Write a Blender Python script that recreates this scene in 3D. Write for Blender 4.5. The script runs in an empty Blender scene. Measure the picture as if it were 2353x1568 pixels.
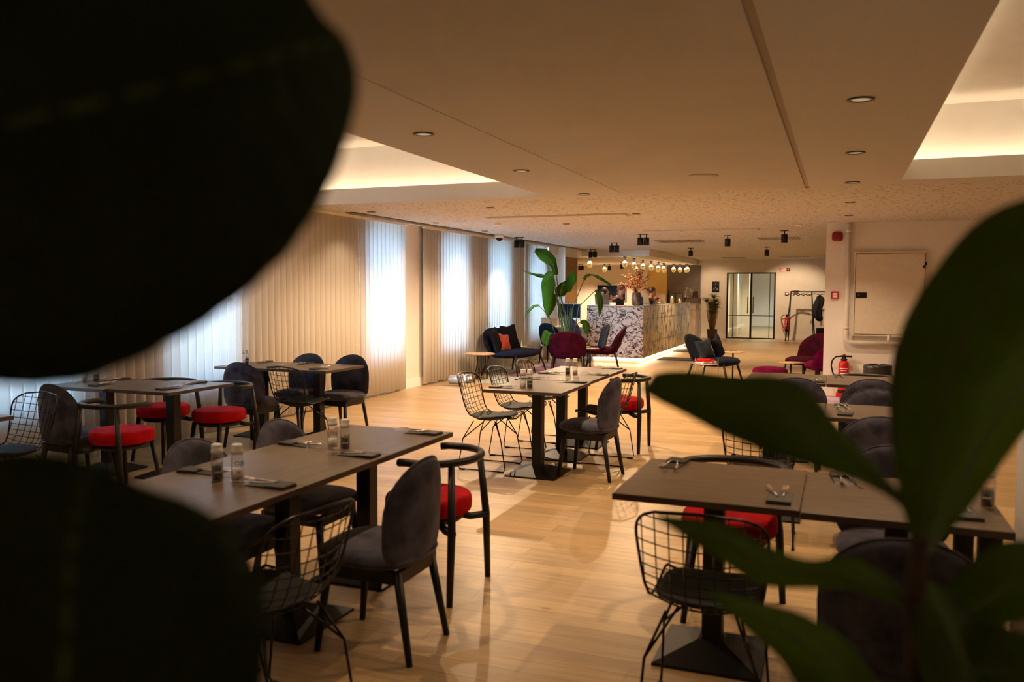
import bpy, math, random
from mathutils import Vector, Matrix
random.seed(7)
PI = math.pi
S = bpy.context.scene
C = S.collection

# ------------------------------------------------------------------ camera, world, exposure
CAM_H, FPX = 1.56, 1924.44
RT = Vector((0.93100156, 0.36498804, 0.00445191))
UP = Vector((-0.02655801, 0.05556919, 0.99810157))
FW = Vector((-0.36404775, 0.92935235, -0.06142836))
camd = bpy.data.cameras.new('camera'); cam = bpy.data.objects.new('camera', camd); C.objects.link(cam)
M = Matrix.Identity(4)
for i in range(3):
    M[i][0], M[i][1], M[i][2] = RT[i], UP[i], -FW[i]
M[2][3] = CAM_H
cam.matrix_world = M
camd.sensor_width = 36.0; camd.lens = 36.0 * FPX / 2353.0
camd.clip_start = 0.02; camd.clip_end = 200
camd.dof.use_dof = True; camd.dof.focus_distance = 12.0; camd.dof.aperture_fstop = 2.9
S.camera = cam
S.view_settings.view_transform = 'Standard'; S.view_settings.look = 'None'
S.view_settings.gamma = 1.0; S.view_settings.use_curve_mapping = False
S.view_settings.exposure = 1.32
W = bpy.data.worlds.new('world'); S.world = W; W.use_nodes = True
W.node_tree.nodes['Background'].inputs[0].default_value = (0.42, 0.70, 1.0, 1)
W.node_tree.nodes['Background'].inputs[1].default_value = 80.0
S.cycles.max_bounces = 7; S.cycles.diffuse_bounces = 4; S.cycles.transparent_max_bounces = 12
S.cycles.sample_clamp_indirect = 6.0

WARM = (1.0, 0.695, 0.42)
def spot(x, y, z, e, ang=100, col=WARM, r=0.022, to=None, blend=0.6):
    l = bpy.data.lights.new('spot_light', 'SPOT'); l.energy = e; l.color = col
    l.spot_size = math.radians(ang); l.spot_blend = blend; l.shadow_soft_size = r
    o = bpy.data.objects.new('spot_light', l); C.objects.link(o); o.location = (x, y, z)
    if to is not None:
        o.rotation_euler = (Vector(to) - o.location).to_track_quat('-Z', 'Y').to_euler()
    return o

def ray(px, py):
    return RT * ((px - 1176.5) / FPX) - UP * ((py - 784.0) / FPX) + FW
def onY(px, py, Y):
    d = ray(px, py); t = Y / d.y; return Vector((d.x * t, Y, CAM_H + d.z * t))
def onZ(px, py, z):
    d = ray(px, py); t = (z - CAM_H) / d.z; return Vector((d.x * t, d.y * t, z))
def atD(px, py, dist):
    return Vector((0, 0, CAM_H)) + ray(px, py) * dist

# ------------------------------------------------------------------ materials
def srgb(r, g, b):
    f = lambda c: (c / 255) / 12.92 if c / 255 <= 0.04045 else ((c / 255 + 0.055) / 1.055) ** 2.4
    return (f(r), f(g), f(b), 1)
def mat(name, col, rough=0.5, metal=0.0, noise=0.0, scale=20.0, bump=0.0, sheen=0.0, spec=0.5, stretch=(1, 1, 1), emit=None, es=0.0, trans=0.0, alpha=1.0, coat=0.0):
    m = bpy.data.materials.new(name); m.use_nodes = True
    nt = m.node_tree; b = nt.nodes['Principled BSDF']
    b.inputs['Base Color'].default_value = col; b.inputs['Roughness'].default_value = rough
    b.inputs['Metallic'].default_value = metal; b.inputs['Specular IOR Level'].default_value = spec
    if sheen:
        b.inputs['Sheen Weight'].default_value = sheen; b.inputs['Sheen Roughness'].default_value = 0.45
        b.inputs['Sheen Tint'].default_value = (min(1, col[0] * 3 + .25), min(1, col[1] * 3 + .22), min(1, col[2] * 3 + .22), 1)
    if coat: b.inputs['Coat Weight'].default_value = coat
    if trans: b.inputs['Transmission Weight'].default_value = trans
    if alpha < 1: b.inputs['Alpha'].default_value = alpha
    if emit: b.inputs['Emission Color'].default_value = emit; b.inputs['Emission Strength'].default_value = es
    if noise or bump:
        tc = nt.nodes.new('ShaderNodeTexCoord'); mp = nt.nodes.new('ShaderNodeMapping'); mp.inputs['Scale'].default_value = stretch
        nz = nt.nodes.new('ShaderNodeTexNoise'); nz.inputs['Scale'].default_value = scale; nz.inputs['Detail'].default_value = 5
        nt.links.new(tc.outputs['Object'], mp.inputs[0]); nt.links.new(mp.outputs[0], nz.inputs['Vector'])
        if noise:
            rp = nt.nodes.new('ShaderNodeValToRGB')
            rp.color_ramp.elements[0].position = 0.35; rp.color_ramp.elements[1].position = 0.65
            rp.color_ramp.elements[0].color = tuple(c * (1 - noise) for c in col[:3]) + (1,)
            rp.color_ramp.elements[1].color = tuple(min(1, c * (1 + noise)) for c in col[:3]) + (1,)
            nt.links.new(nz.outputs['Fac'], rp.inputs[0]); nt.links.new(rp.outputs[0], b.inputs['Base Color'])
        if bump:
            bp = nt.nodes.new('ShaderNodeBump'); bp.inputs['Strength'].default_value = bump; bp.inputs['Distance'].default_value = 0.01
            nt.links.new(nz.outputs['Fac'], bp.inputs['Height']); nt.links.new(bp.outputs[0], b.inputs['Normal'])
    return m
def trans_mat(name, col, tcol, f=0.5, rough_noise=0.0, spec=False):
    m = bpy.data.materials.new(name); m.use_nodes = True; nt = m.node_tree; nt.nodes.clear()
    o = nt.nodes.new('ShaderNodeOutputMaterial'); d = nt.nodes.new('ShaderNodeBsdfPrincipled'); t = nt.nodes.new('ShaderNodeBsdfTranslucent')
    d.inputs['Base Color'].default_value = col; d.inputs['Roughness'].default_value = 0.5 if spec else 0.9
    d.inputs['Specular IOR Level'].default_value = 0.4 if spec else 0.1
    t.inputs[0].default_value = tcol; x = nt.nodes.new('ShaderNodeMixShader'); x.inputs[0].default_value = f
    if rough_noise:
        tc = nt.nodes.new('ShaderNodeTexCoord'); nz = nt.nodes.new('ShaderNodeTexNoise'); nz.inputs['Scale'].default_value = rough_noise
        nt.links.new(tc.outputs['Object'], nz.inputs['Vector'])
        for tgt, cc in ((d.inputs['Base Color'], col), (t.inputs[0], tcol)):
            rp = nt.nodes.new('ShaderNodeValToRGB'); rp.color_ramp.elements[0].position = .35; rp.color_ramp.elements[1].position = .7
            rp.color_ramp.elements[0].color = tuple(c * .75 for c in cc[:3]) + (1,); rp.color_ramp.elements[1].color = tuple(min(1, c * 1.2) for c in cc[:3]) + (1,)
            nt.links.new(nz.outputs['Fac'], rp.inputs[0]); nt.links.new(rp.outputs[0], tgt)
    nt.links.new(d.outputs[0], x.inputs[1]); nt.links.new(t.outputs[0], x.inputs[2]); nt.links.new(x.outputs[0], o.inputs[0])
    return m
def glass_mat(name, tint=(1, 1, 1, 1), refl=0.12):
    m = bpy.data.materials.new(name); m.use_nodes = True; nt = m.node_tree; nt.nodes.clear()
    o = nt.nodes.new('ShaderNodeOutputMaterial'); t = nt.nodes.new('ShaderNodeBsdfTransparent'); g = nt.nodes.new('ShaderNodeBsdfGlossy')
    lw = nt.nodes.new('ShaderNodeLayerWeight'); lw.inputs[0].default_value = 0.35
    mr = nt.nodes.new('ShaderNodeMath'); mr.operation = 'MULTIPLY_ADD'; mr.inputs[1].default_value = 0.7; mr.inputs[2].default_value = refl
    t.inputs[0].default_value = tint; g.inputs['Roughness'].default_value = 0.04
    x = nt.nodes.new('ShaderNodeMixShader'); nt.links.new(lw.outputs['Facing'], mr.inputs[0]); nt.links.new(mr.outputs[0], x.inputs[0])
    nt.links.new(t.outputs[0], x.inputs[1]); nt.links.new(g.outputs[0], x.inputs[2]); nt.links.new(x.outputs[0], o.inputs[0])
    return m
def emit_mat(name, col, s):
    m = bpy.data.materials.new(name); m.use_nodes = True; nt = m.node_tree; nt.nodes.clear()
    o = nt.nodes.new('ShaderNodeOutputMaterial'); e = nt.nodes.new('ShaderNodeEmission'); e.inputs[0].default_value = tuple(col[:3]) + (1,); e.inputs[1].default_value = s
    nt.links.new(e.outputs[0], o.inputs[0]); return m

def floor_mat():
    m = bpy.data.materials.new('oak_planks'); m.use_nodes = True; nt = m.node_tree; b = nt.nodes['Principled BSDF']; N = nt.nodes.new; L = nt.links.new
    tc = N('ShaderNodeTexCoord'); br = N('ShaderNodeTexBrick'); br.inputs['Scale'].default_value = 1.0
    br.inputs['Brick Width'].default_value = 1.7; br.inputs['Row Height'].default_value = 0.13; br.inputs['Mortar Size'].default_value = 0.0014
    br.inputs['Mortar Smooth'].default_value = 0.2; br.offset = 0.37; br.offset_frequency = 2; br.squash = 1
    br.inputs['Color1'].default_value = (0.40, 0.265, 0.130, 1); br.inputs['Color2'].default_value = (0.53, 0.36, 0.18, 1); br.inputs['Mortar'].default_value = (0.16, 0.095, 0.045, 1)
    L(tc.outputs['Object'], br.inputs['Vector'])
    mp = N('ShaderNodeMapping'); mp.inputs['Scale'].default_value = (1.3, 16, 1); L(tc.outputs['Object'], mp.inputs[0])
    nz = N('ShaderNodeTexNoise'); nz.inputs['Scale'].default_value = 2.2; nz.inputs['Detail'].default_value = 8; nz.inputs['Distortion'].default_value = .6; L(mp.outputs[0], nz.inputs['Vector'])
    rp = N('ShaderNodeValToRGB'); rp.color_ramp.elements[0].position = .3; rp.color_ramp.elements[1].position = .7
    rp.color_ramp.elements[0].color = (.80, .77, .72, 1); rp.color_ramp.elements[1].color = (1.06, 1.06, 1.06, 1); L(nz.outputs['Fac'], rp.inputs[0])
    mx = N('ShaderNodeMixRGB'); mx.blend_type = 'MULTIPLY'; mx.inputs[0].default_value = 1; L(br.outputs['Color'], mx.inputs[1]); L(rp.outputs[0], mx.inputs[2])
    # knots
    mp2 = N('ShaderNodeMapping'); mp2.inputs['Scale'].default_value = (1.0, 2.2, 1); L(tc.outputs['Object'], mp2.inputs[0])
    vo = N('ShaderNodeTexVoronoi'); vo.inputs['Scale'].default_value = 1.5; L(mp2.outputs[0], vo.inputs['Vector'])
    r2 = N('ShaderNodeValToRGB'); r2.color_ramp.elements[0].position = .02; r2.color_ramp.elements[1].position = .06
    r2.color_ramp.elements[0].color = (.45, .36, .28, 1); r2.color_ramp.elements[1].color = (1, 1, 1, 1); L(vo.outputs['Distance'], r2.inputs[0])
    m2 = N('ShaderNodeMixRGB'); m2.blend_type = 'MULTIPLY'; m2.inputs[0].default_value = .8; L(mx.outputs[0], m2.inputs[1]); L(r2.outputs[0], m2.inputs[2])
    L(m2.outputs[0], b.inputs['Base Color']); b.inputs['Roughness'].default_value = 0.36; b.inputs['Specular IOR Level'].default_value = .45
    bp = N('ShaderNodeBump'); bp.inputs['Strength'].default_value = .12; bp.inputs['Distance'].default_value = .004; L(nz.outputs['Fac'], bp.inputs['Height']); L(bp.outputs[0], b.inputs['Normal'])
    return m
def ceiling_mat():
    m = bpy.data.materials.new('speckled_acoustic_plaster'); m.use_nodes = True; nt = m.node_tree; b = nt.nodes['Principled BSDF']; N = nt.nodes.new; L = nt.links.new
    tc = N('ShaderNodeTexCoord'); vo = N('ShaderNodeTexVoronoi'); vo.inputs['Scale'].default_value = 17
    nz = N('ShaderNodeTexNoise'); nz.inputs['Scale'].default_value = 16; mix = N('ShaderNodeMixRGB'); mix.inputs[0].default_value = .045
    L(tc.outputs['Object'], nz.inputs['Vector']); L(tc.outputs['Object'], mix.inputs[1]); L(nz.outputs['Color'], mix.inputs[2]); L(mix.outputs[0], vo.inputs['Vector'])
    rp = N('ShaderNodeValToRGB'); rp.color_ramp.elements[0].position = .24; rp.color_ramp.elements[1].position = .31
    rp.color_ramp.elements[0].color = (.30, .26, .21, 1); rp.color_ramp.elements[1].color = (.60, .58, .55, 1)
    L(vo.outputs['Distance'], rp.inputs[0])
    # plain plaster in front of the coffers, speckled tiles beyond
    sx = N('ShaderNodeSeparateXYZ'); L(tc.outputs['Object'], sx.inputs[0]); mr = N('ShaderNodeMapRange'); mr.inputs['From Min'].default_value = 8.55; mr.inputs['From Max'].default_value = 8.8
    L(sx.outputs['Y'], mr.inputs['Value']); m2 = N('ShaderNodeMixRGB'); m2.inputs[1].default_value = (.60, .58, .55, 1); L(mr.outputs[0], m2.inputs[0]); L(rp.outputs[0], m2.inputs[2])
    L(m2.outputs[0], b.inputs['Base Color']); b.inputs['Roughness'].default_value = .9; return m
def marble_mat(name, base, vein, scale, stretch, warm=0.0):
    m = bpy.data.materials.new(name); m.use_nodes = True; nt = m.node_tree; b = nt.nodes['Principled BSDF']; N = nt.nodes.new; L = nt.links.new
    tc = N('ShaderNodeTexCoord'); mp = N('ShaderNodeMapping'); mp.inputs['Scale'].default_value = stretch; mp.inputs['Rotation'].default_value = (0, .5, 0) if not warm else (0, 0, 0); L(tc.outputs['Object'], mp.inputs[0])
    nz = N('ShaderNodeTexNoise'); nz.inputs['Scale'].default_value = scale * .8; nz.inputs['Detail'].default_value = 6; L(mp.outputs[0], nz.inputs['Vector'])
    mx = N('ShaderNodeMixRGB'); mx.inputs[0].default_value = .30; L(mp.outputs[0], mx.inputs[1]); L(nz.outputs['Color'], mx.inputs[2])
    vo = N('ShaderNodeTexVoronoi'); vo.feature = 'DISTANCE_TO_EDGE'; vo.inputs['Scale'].default_value = scale; L(mx.outputs[0], vo.inputs['Vector'])
    n2 = N('ShaderNodeTexNoise'); n2.inputs['Scale'].default_value = scale * 1.1; L(mp.outputs[0], n2.inputs['Vector'])
    mm = N('ShaderNodeMath'); mm.operation = 'MULTIPLY_ADD'; mm.inputs[1].default_value = -.24; mm.inputs[2].default_value = .085 if not warm else .075; L(n2.outputs['Fac'], mm.inputs[0])
    ad = N('ShaderNodeMath'); ad.operation = 'ADD'; L(vo.outputs['Distance'], ad.inputs[0]); L(mm.outputs[0], ad.inputs[1])
    rp = N('ShaderNodeValToRGB'); rp.color_ramp.elements[0].position = .0; rp.color_ramp.elements[1].position = .06
    rp.color_ramp.elements[0].color = vein; rp.color_ramp.elements[1].color = base; L(ad.outputs[0], rp.inputs[0]); L(rp.outputs[0], b.inputs['Base Color'])
    b.inputs['Roughness'].default_value = .25; return m

ML = dict(
    gap=mat('shade_toned_gap_board', (.46, .41, .35, 1), .9, noise=.03),
    leafr=trans_mat('bright_fig_leaf', (.055, .095, .006, 1), (.34, .50, .008, 1), .42, 6, True),
    floor=floor_mat(), ceil=ceiling_mat(),
    paint=mat('warm_white_paint', (.74, .69, .62, 1), .9, noise=.03, scale=3),
    paint2=mat('white_paint', (.80, .77, .73, 1), .85, noise=.02, scale=4),
    panel=mat('ceiling_board', (.56, .53, .49, 1), .8, noise=.03, scale=2),
    blind=trans_mat('blind_fabric', (.90, .85, .78, 1), (.82, .86, .9, 1), .30),
    table=mat('brown_wood_laminate', (.105, .073, .050, 1), .36, noise=.22, scale=3, stretch=(14, 1.2, 1), spec=.35),
    table_x=mat('brown_wood_laminate_cross', (.105, .073, .050, 1), .36, noise=.22, scale=3, stretch=(1.2, 14, 1), spec=.35),
    edge=mat('dark_edge_band', (.06, .035, .022, 1), .4, noise=.1),
    black=mat('black_powder_coat', (.005, .0045, .0045, 1), .40, spec=.3, noise=.1, scale=60),
    bwood=mat('black_stained_wood', (.008, .0065, .006, 1), .45, spec=.35, noise=.25, scale=12, stretch=(6, 6, 1)),
    velvet=mat('charcoal_velvet', (.042, .040, .060, 1), .85, noise=.6, scale=10, bump=.3, sheen=.42, spec=.25),
    navy=mat('navy_velvet', (.006, .008, .019, 1), .9, noise=.4, scale=9, bump=.2, sheen=.02, spec=.08),
    red=mat('red_velvet', (.36, .003, .006, 1), .9, noise=.2, scale=10, spec=.1),
    burg=mat('burgundy_velvet', (.030, .0004, .006, 1), .9, noise=.4, scale=8, spec=.08),
    mag=mat('magenta_velvet', (.11, .001, .03, 1), .9, noise=.3, scale=8, spec=.08),
    pillow=mat('slate_pillow_fabric', (.024, .030, .040, 1), .9, noise=.3, scale=14, bump=.4, spec=.08),
    dpillow=mat('dark_pillow_velvet', (.006, .006, .010, 1), .9, noise=.3, scale=12, spec=.08),
    rust=mat('rust_pillow_fabric', (.28, .035, .015, 1), .9, noise=.2, scale=25, sheen=.2),
    wire=mat('black_steel_wire', (.014, .012, .012, 1), .25, metal=.6, noise=.1),
    pad=mat('black_seat_pad', (.007, .008, .006, 1), .65, spec=.15, noise=.2, scale=12, bump=.2),
    steel=mat('polished_steel', (.75, .72, .68, 1), .18, metal=1.0, noise=.04),
    napkin=mat('black_paper_pouch', (.02, .017, .015, 1), .55, noise=.15, scale=40),
    glass=glass_mat('clear_glass'), pane=glass_mat('door_glass', (.97, .99, .95, 1), .02),
    cap=mat('frosted_white_cap', (.72, .70, .66, 1), .25, noise=.05, scale=30, alpha=.85),
    salt=mat('salt_grains', (.85, .83, .78, 1), .8, noise=.15, scale=200), pepper=mat('peppercorns', (.03, .025, .02, 1), .6, noise=.6, scale=220),
    ink=mat('black_print', (.02, .02, .02, 1), .5, noise=.02), teal=mat('teal_print', (.03, .2, .19, 1), .5, noise=.02), white=mat('white_print', (.85, .85, .83, 1), .5, noise=.02),
    leafdark=trans_mat('fig_leaf', (.010, .022, .003, 1), (.06, .12, .004, 1), .25, 6, True),
    leaf=trans_mat('banana_leaf', (.055, .13, .008, 1), (.26, .42, .01, 1), .4, 5, False),
    vein=mat('leaf_midrib', (.10, .15, .03, 1), .5, noise=.2), stem=mat('woody_stem', (.05, .025, .018, 1), .7, noise=.3, scale=30, bump=.5),
    gstem=mat('green_stalk', (.08, .14, .03, 1), .5, noise=.2), grass=trans_mat('papyrus_green', (.12, .19, .04, 1), (.2, .3, .05, 1), .3, 5),
    straw=mat('dry_reed', (.32, .22, .09, 1), .8, noise=.3), dried=mat('dried_orange_foliage', (.26, .075, .02, 1), .8, noise=.4, scale=30),
    vase=mat('brown_stoneware', (.13, .09, .065, 1), .75, noise=.35, scale=14, bump=.3), pot=mat('white_ceramic_pot', (.62, .62, .62, 1), .4, noise=.04), dpot=mat('dark_planter', (.035, .028, .024, 1), .7, noise=.25), bpot=mat('brown_planter', (.10, .07, .045, 1), .7, noise=.2), soil=mat('potting_soil', (.03, .02, .012, 1), .95, noise=.5, scale=60, bump=.6),
    marble=marble_mat('violet_veined_marble', (.82, .72, .64, 1), (.05, .02, .035, 1), 9.0, (1, 1, 1.5)),
    marbley=marble_mat('vertical_veined_marble', (.66, .51, .28, 1), (.05, .03, .018, 1), 5.0, (1, 2.2, .55), 1),
    top=mat('grey_stone_top', (.32, .29, .26, 1), .3, noise=.15, scale=8), pale=marble_mat('pale_marble', (.70, .60, .52, 1), (.5, .42, .35, 1), 1.6, (1, 1, 1)),
    mustard=mat('mustard_brown_wallcovering', (.27, .14, .035, 1), .8, noise=.06), taupe=mat('taupe_wall_panel', (.13, .10, .085, 1), .8, noise=.06, scale=12), ochre=mat('ochre_wall', (.62, .42, .14, 1), .8, noise=.05),
    extred=mat('red_enamel', (.52, .006, .008, 1), .28, noise=.05, coat=.4), darkred=mat('dark_red_plastic', (.22, .006, .008, 1), .35, noise=.05),
    cab=mat('cream_enamel', (.70, .63, .52, 1), .5, noise=.03), pipe=mat('white_painted_pipe', (.72, .68, .62, 1), .45, noise=.05, scale=9),
    brass=mat('aged_brass', (.45, .30, .10, 1), .35, metal=.9, noise=.2), chrome=mat('chrome', (.8, .8, .8, 1), .12, metal=1, noise=.03),
    wood=mat('light_oak_top', (.52, .29, .14, 1), .45, noise=.2, scale=4, stretch=(8, 1, 1)), board=mat('brown_board', (.2, .1, .045, 1), .6, noise=.3), carton=mat('brown_cardboard', (.33, .18, .09, 1), .85, noise=.1),
    screen=mat('dark_blue_screen', (.004, .008, .018, 1), .5, spec=.08, noise=.4, scale=1.5, stretch=(5, 1, .1)), alu=mat('silver_aluminium', (.62, .61, .6, 1), .3, metal=.7, noise=.04), gold=mat('champagne_aluminium', (.55, .43, .28, 1), .35, metal=.6, noise=.04),
    skin=mat('skin', (.55, .30, .20, 1), .55, noise=.08, scale=25), skin2=mat('tan_skin', (.42, .19, .10, 1), .55, noise=.08, scale=25), hairb=mat('dark_brown_hair', (.035, .017, .012, 1), .55, noise=.4, scale=50), hairr=mat('curly_ginger_hair', (.30, .10, .03, 1), .7, noise=.5, scale=50, bump=1), jacket=mat('black_jacket', (.012, .012, .015, 1), .8, noise=.2), coat=mat('black_coat_cloth', (.005, .005, .006, 1), .9, noise=.3, bump=.5),
    rugp=mat('violet_orange_rug', (.26, .12, .15, 1), .95, noise=.6, scale=3, bump=.5), rugg=mat('grey_green_rug', (.36, .38, .34, 1), .95, noise=.2, scale=20, bump=.4), rugb=mat('lilac_rug', (.42, .30, .45, 1), .95, noise=.3, scale=3), mat_=mat('dark_patterned_doormat', (.022, .018, .013, 1), .95, noise=.7, scale=10, bump=.3),
    glow=emit_mat('warm_led', (1, .75, .48), 6.5), strip=emit_mat('counter_led', (1, .74, .45), 9), bulb=None, flame=emit_mat('flame', (1, .6, .2), 30), wax=mat('cream_wax', (.85, .65, .4, 1), .6, noise=.05, emit=(1, .5, .15, 1), es=.25),
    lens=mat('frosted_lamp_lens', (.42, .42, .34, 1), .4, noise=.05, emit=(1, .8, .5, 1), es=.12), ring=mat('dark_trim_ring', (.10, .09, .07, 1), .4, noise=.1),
    grey=mat('grey_metal', (.35, .33, .31, 1), .4, metal=.3, noise=.08), carpet=mat('hall_grey_floor', (.34, .29, .22, 1), .6, noise=.15, scale=6), juice=mat('dark_red_juice', (.06, .004, .012, 1), .2, noise=.1), water=glass_mat('water', (.95, .92, .85, 1), .08), olive=mat('apple_green', (.16, .22, .03, 1), .35, noise=.3), orange=mat('orange_fruit', (.6, .13, .01, 1), .45, noise=.15), redapple=mat('red_apple', (.3, .02, .02, 1), .3, noise=.3), blue=mat('blue_bottle', (.02, .2, .5, 1), .3, noise=.3), paper=mat('white_paper', (.7, .68, .62, 1), .8, noise=.03), lid=mat('tin_lid', (.5, .48, .42, 1), .35, metal=.8, noise=.05), binb=mat('black_bin_liner', (.02, .02, .022, 1), .3, noise=.3, scale=14, bump=.5), copper=mat('copper', (.6, .25, .12, 1), .3, metal=.9, noise=.05),
)
def bulb_mat():
    m = bpy.data.materials.new('patterned_glowing_bulb'); m.use_nodes = True; nt = m.node_tree; nt.nodes.clear(); N = nt.nodes.new; L = nt.links.new
    o = N('ShaderNodeOutputMaterial'); e = N('ShaderNodeEmission'); tc = N('ShaderNodeTexCoord'); vo = N('ShaderNodeTexVoronoi'); vo.inputs['Scale'].default_value = 45
    L(tc.outputs['Object'], vo.inputs['Vector']); sx = N('ShaderNodeSeparateXYZ'); L(tc.outputs['Object'], sx.inputs[0])
    mr = N('ShaderNodeMapRange'); mr.inputs['From Min'].default_value = -.17; mr.inputs['From Max'].default_value = -.13; L(sx.outputs['Z'], mr.inputs['Value'])
    rp = N('ShaderNodeValToRGB'); rp.color_ramp.elements[0].position = .2; rp.color_ramp.elements[1].position = .6
    rp.color_ramp.elements[0].color = (1, .55, .16, 1); rp.color_ramp.elements[1].color = (.2, .09, .02, 1); L(vo.outputs['Distance'], rp.inputs[0])
    mx = N('ShaderNodeMixRGB'); L(mr.outputs[0], mx.inputs[0]); L(rp.outputs[0], mx.inputs[1]); mx.inputs[2].default_value = (1, .70, .36, 1)
    L(mx.outputs[0], e.inputs[0])
    ms = N('ShaderNodeMapRange'); L(mr.outputs[0], ms.inputs['Value']); ms.inputs['To Min'].default_value = .55; ms.inputs['To Max'].default_value = 10
    L(ms.outputs[0], e.inputs[1]); L(e.outputs[0], o.inputs[0]); return m
ML['bulb'] = bulb_mat()

# ------------------------------------------------------------------ mesh helpers
class MB:
    def __init__(s): s.v = []; s.f = []; s.sm = []
    def add(s, vs, fs, smooth=False):
        o = len(s.v); s.v += [tuple(v) for v in vs]; s.f += [tuple(i + o for i in f) for f in fs]; s.sm += [smooth] * len(fs); return s
    def box(s, x0, x1, y0, y1, z0, z1):
        v = [(x, y, z) for x in (x0, x1) for y in (y0, y1) for z in (z0, z1)]
        return s.add(v, [(0, 1, 3, 2), (4, 6, 7, 5), (0, 4, 5, 1), (2, 3, 7, 6), (0, 2, 6, 4), (1, 5, 7, 3)])
    def obox(s, c, ax, ay, az):
        c, ax, ay, az = map(Vector, (c, ax, ay, az)); v = [c + ax * i + ay * j + az * k for i in (-1, 1) for j in (-1, 1) for k in (-1, 1)]
        return s.add(v, [(0, 1, 3, 2), (4, 6, 7, 5), (0, 4, 5, 1), (2, 3, 7, 6), (0, 2, 6, 4), (1, 5, 7, 3)])
    def tube(s, pts, r, n=8, closed=False):
        P = [Vector(p) for p in pts]; m = len(P); rr = r if isinstance(r, (list, tuple)) else [r] * m
        vs = []; prev = None
        for i, p in enumerate(P):
            a = P[(i - 1) % m] if closed or i else P[0]; b = P[(i + 1) % m] if closed or i < m - 1 else P[-1]
            t = (b - a)
            if t.length < 1e-9: t = Vector((0, 0, 1))
            t.normalize()
            if prev is None:
                u = t.orthogonal().normalized()
            else:
                u = prev - t * prev.dot(t)
                u = u.normalized() if u.length > 1e-6 else t.orthogonal().normalized()
            prev = u; w = t.cross(u)
            for k in range(n):
                a_ = 2 * PI * k / n; vs.append(p + (u * math.cos(a_) + w * math.sin(a_)) * rr[i])
        fs = []
        for i in range(m if closed else m - 1):
            for k in range(n):
                j = (i + 1) % m; fs.append((i * n + k, i * n + (k + 1) % n, j * n + (k + 1) % n, j * n + k))
        s.add(vs, fs, True)
        if not closed:
            o = len(s.v) - len(vs); s.f += [tuple(o + k for k in range(n))[::-1], tuple(o + (m - 1) * n + k for k in range(n))]; s.sm += [False, False]
        return s
    def rod(s, a, b, r0, r1=None, n=10): return s.tube([a, b], [r0, r0 if r1 is None else r1], n)
    def lathe(s, prof, n=20, c=(0, 0, 0), smooth=True):
        vs = []; m = len(prof)
        for r, z in prof:
            for k in range(n):
                a = 2 * PI * k / n; vs.append((c[0] + r * math.cos(a), c[1] + r * math.sin(a), c[2] + z))
        fs = [(i * n + k, i * n + (k + 1) % n, (i + 1) * n + (k + 1) % n, (i + 1) * n + k) for i in range(m - 1) for k in range(n)]
        s.add(vs, fs, smooth); o = len(s.v) - len(vs)
        if prof[0][0] > 1e-5: s.f.append(tuple(o + k for k in range(n))[::-1]); s.sm.append(False)
        if prof[-1][0] > 1e-5: s.f.append(tuple(o + (m - 1) * n + k for k in range(n))); s.sm.append(False)
        return s
    def ball(s, c, rx, ry=None, rz=None, n=14, m=9):
        ry = ry or rx; rz = rz or rx; vs = []
        for i in range(m + 1):
            t = PI * i / m
            for k in range(n):
                a = 2 * PI * k / n; vs.append((c[0] + rx * math.sin(t) * math.cos(a), c[1] + ry * math.sin(t) * math.sin(a), c[2] - rz * math.cos(t)))
        return s.add(vs, [(i * n + k, i * n + (k + 1) % n, (i + 1) * n + (k + 1) % n, (i + 1) * n + k) for i in range(m) for k in range(n)], True)
    def pad(s, outline, thick, mapf, nr=7, nt=36, p=3.0, q=.5):
        """closed cushion: outline(theta)->(a,b); mapf(a,b,h)->point"""
        rs = [math.sin(PI / 2 * i / nr) for i in range(nr + 1)]
        vs = []; fs = []
        for side in (1, -1):
            for i, r in enumerate(rs):
                h = thick / 2 * (max(0, 1 - r ** p)) ** q * side
                for k in range(nt):
                    a, b = outline(2 * PI * k / nt); vs.append(mapf(a * r, b * r, h))
        n1 = (nr + 1) * nt
        for sd in (0, 1):
            for i in range(nr):
                for k in range(nt):
                    q = [sd * n1 + i * nt + k, sd * n1 + i * nt + (k + 1) % nt, sd * n1 + (i + 1) * nt + (k + 1) % nt, sd * n1 + (i + 1) * nt + k]
                    fs.append(tuple(q if sd else q[::-1]))
        return s.add(vs, fs, True)
    def build(s, name, m, parent=None, bevel=0.0, solid=0.0):
        me = bpy.data.meshes.new(name); me.from_pydata(s.v, [], s.f); me.update()
        me.polygons.foreach_set('use_smooth', s.sm)
        me.materials.append(ML[m] if isinstance(m, str) else m)
        o = bpy.data.objects.new(name, me); C.objects.link(o)
        if parent: o.parent = parent
        if bevel:
            b = o.modifiers.new('b', 'BEVEL'); b.width = bevel; b.segments = 2; b.limit_method = 'ANGLE'; b.angle_limit = 0.9
        if solid:
            b = o.modifiers.new('s', 'SOLIDIFY'); b.thickness = solid; b.offset = 0
        return o
def B(*a): return MB().box(*a)
def tag(o, label, cat, group=None, kind=None):
    o['label'] = label; o['category'] = cat
    if group: o['group'] = group
    if kind: o['kind'] = kind
    return o
def thing(name, label, cat, loc=(0, 0, 0), rz=0.0, group=None):
    o = bpy.data.objects.new(name, None); C.objects.link(o); o.location = loc; o.rotation_euler = (0, 0, rz); o.empty_display_size = .1
    return tag(o, label, cat, group)
def struct(name, mb, m, parent=None, **k):
    o = mb.build(name, m, parent, **k)
    if parent is None: o['kind'] = 'structure'
    return o
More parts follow.
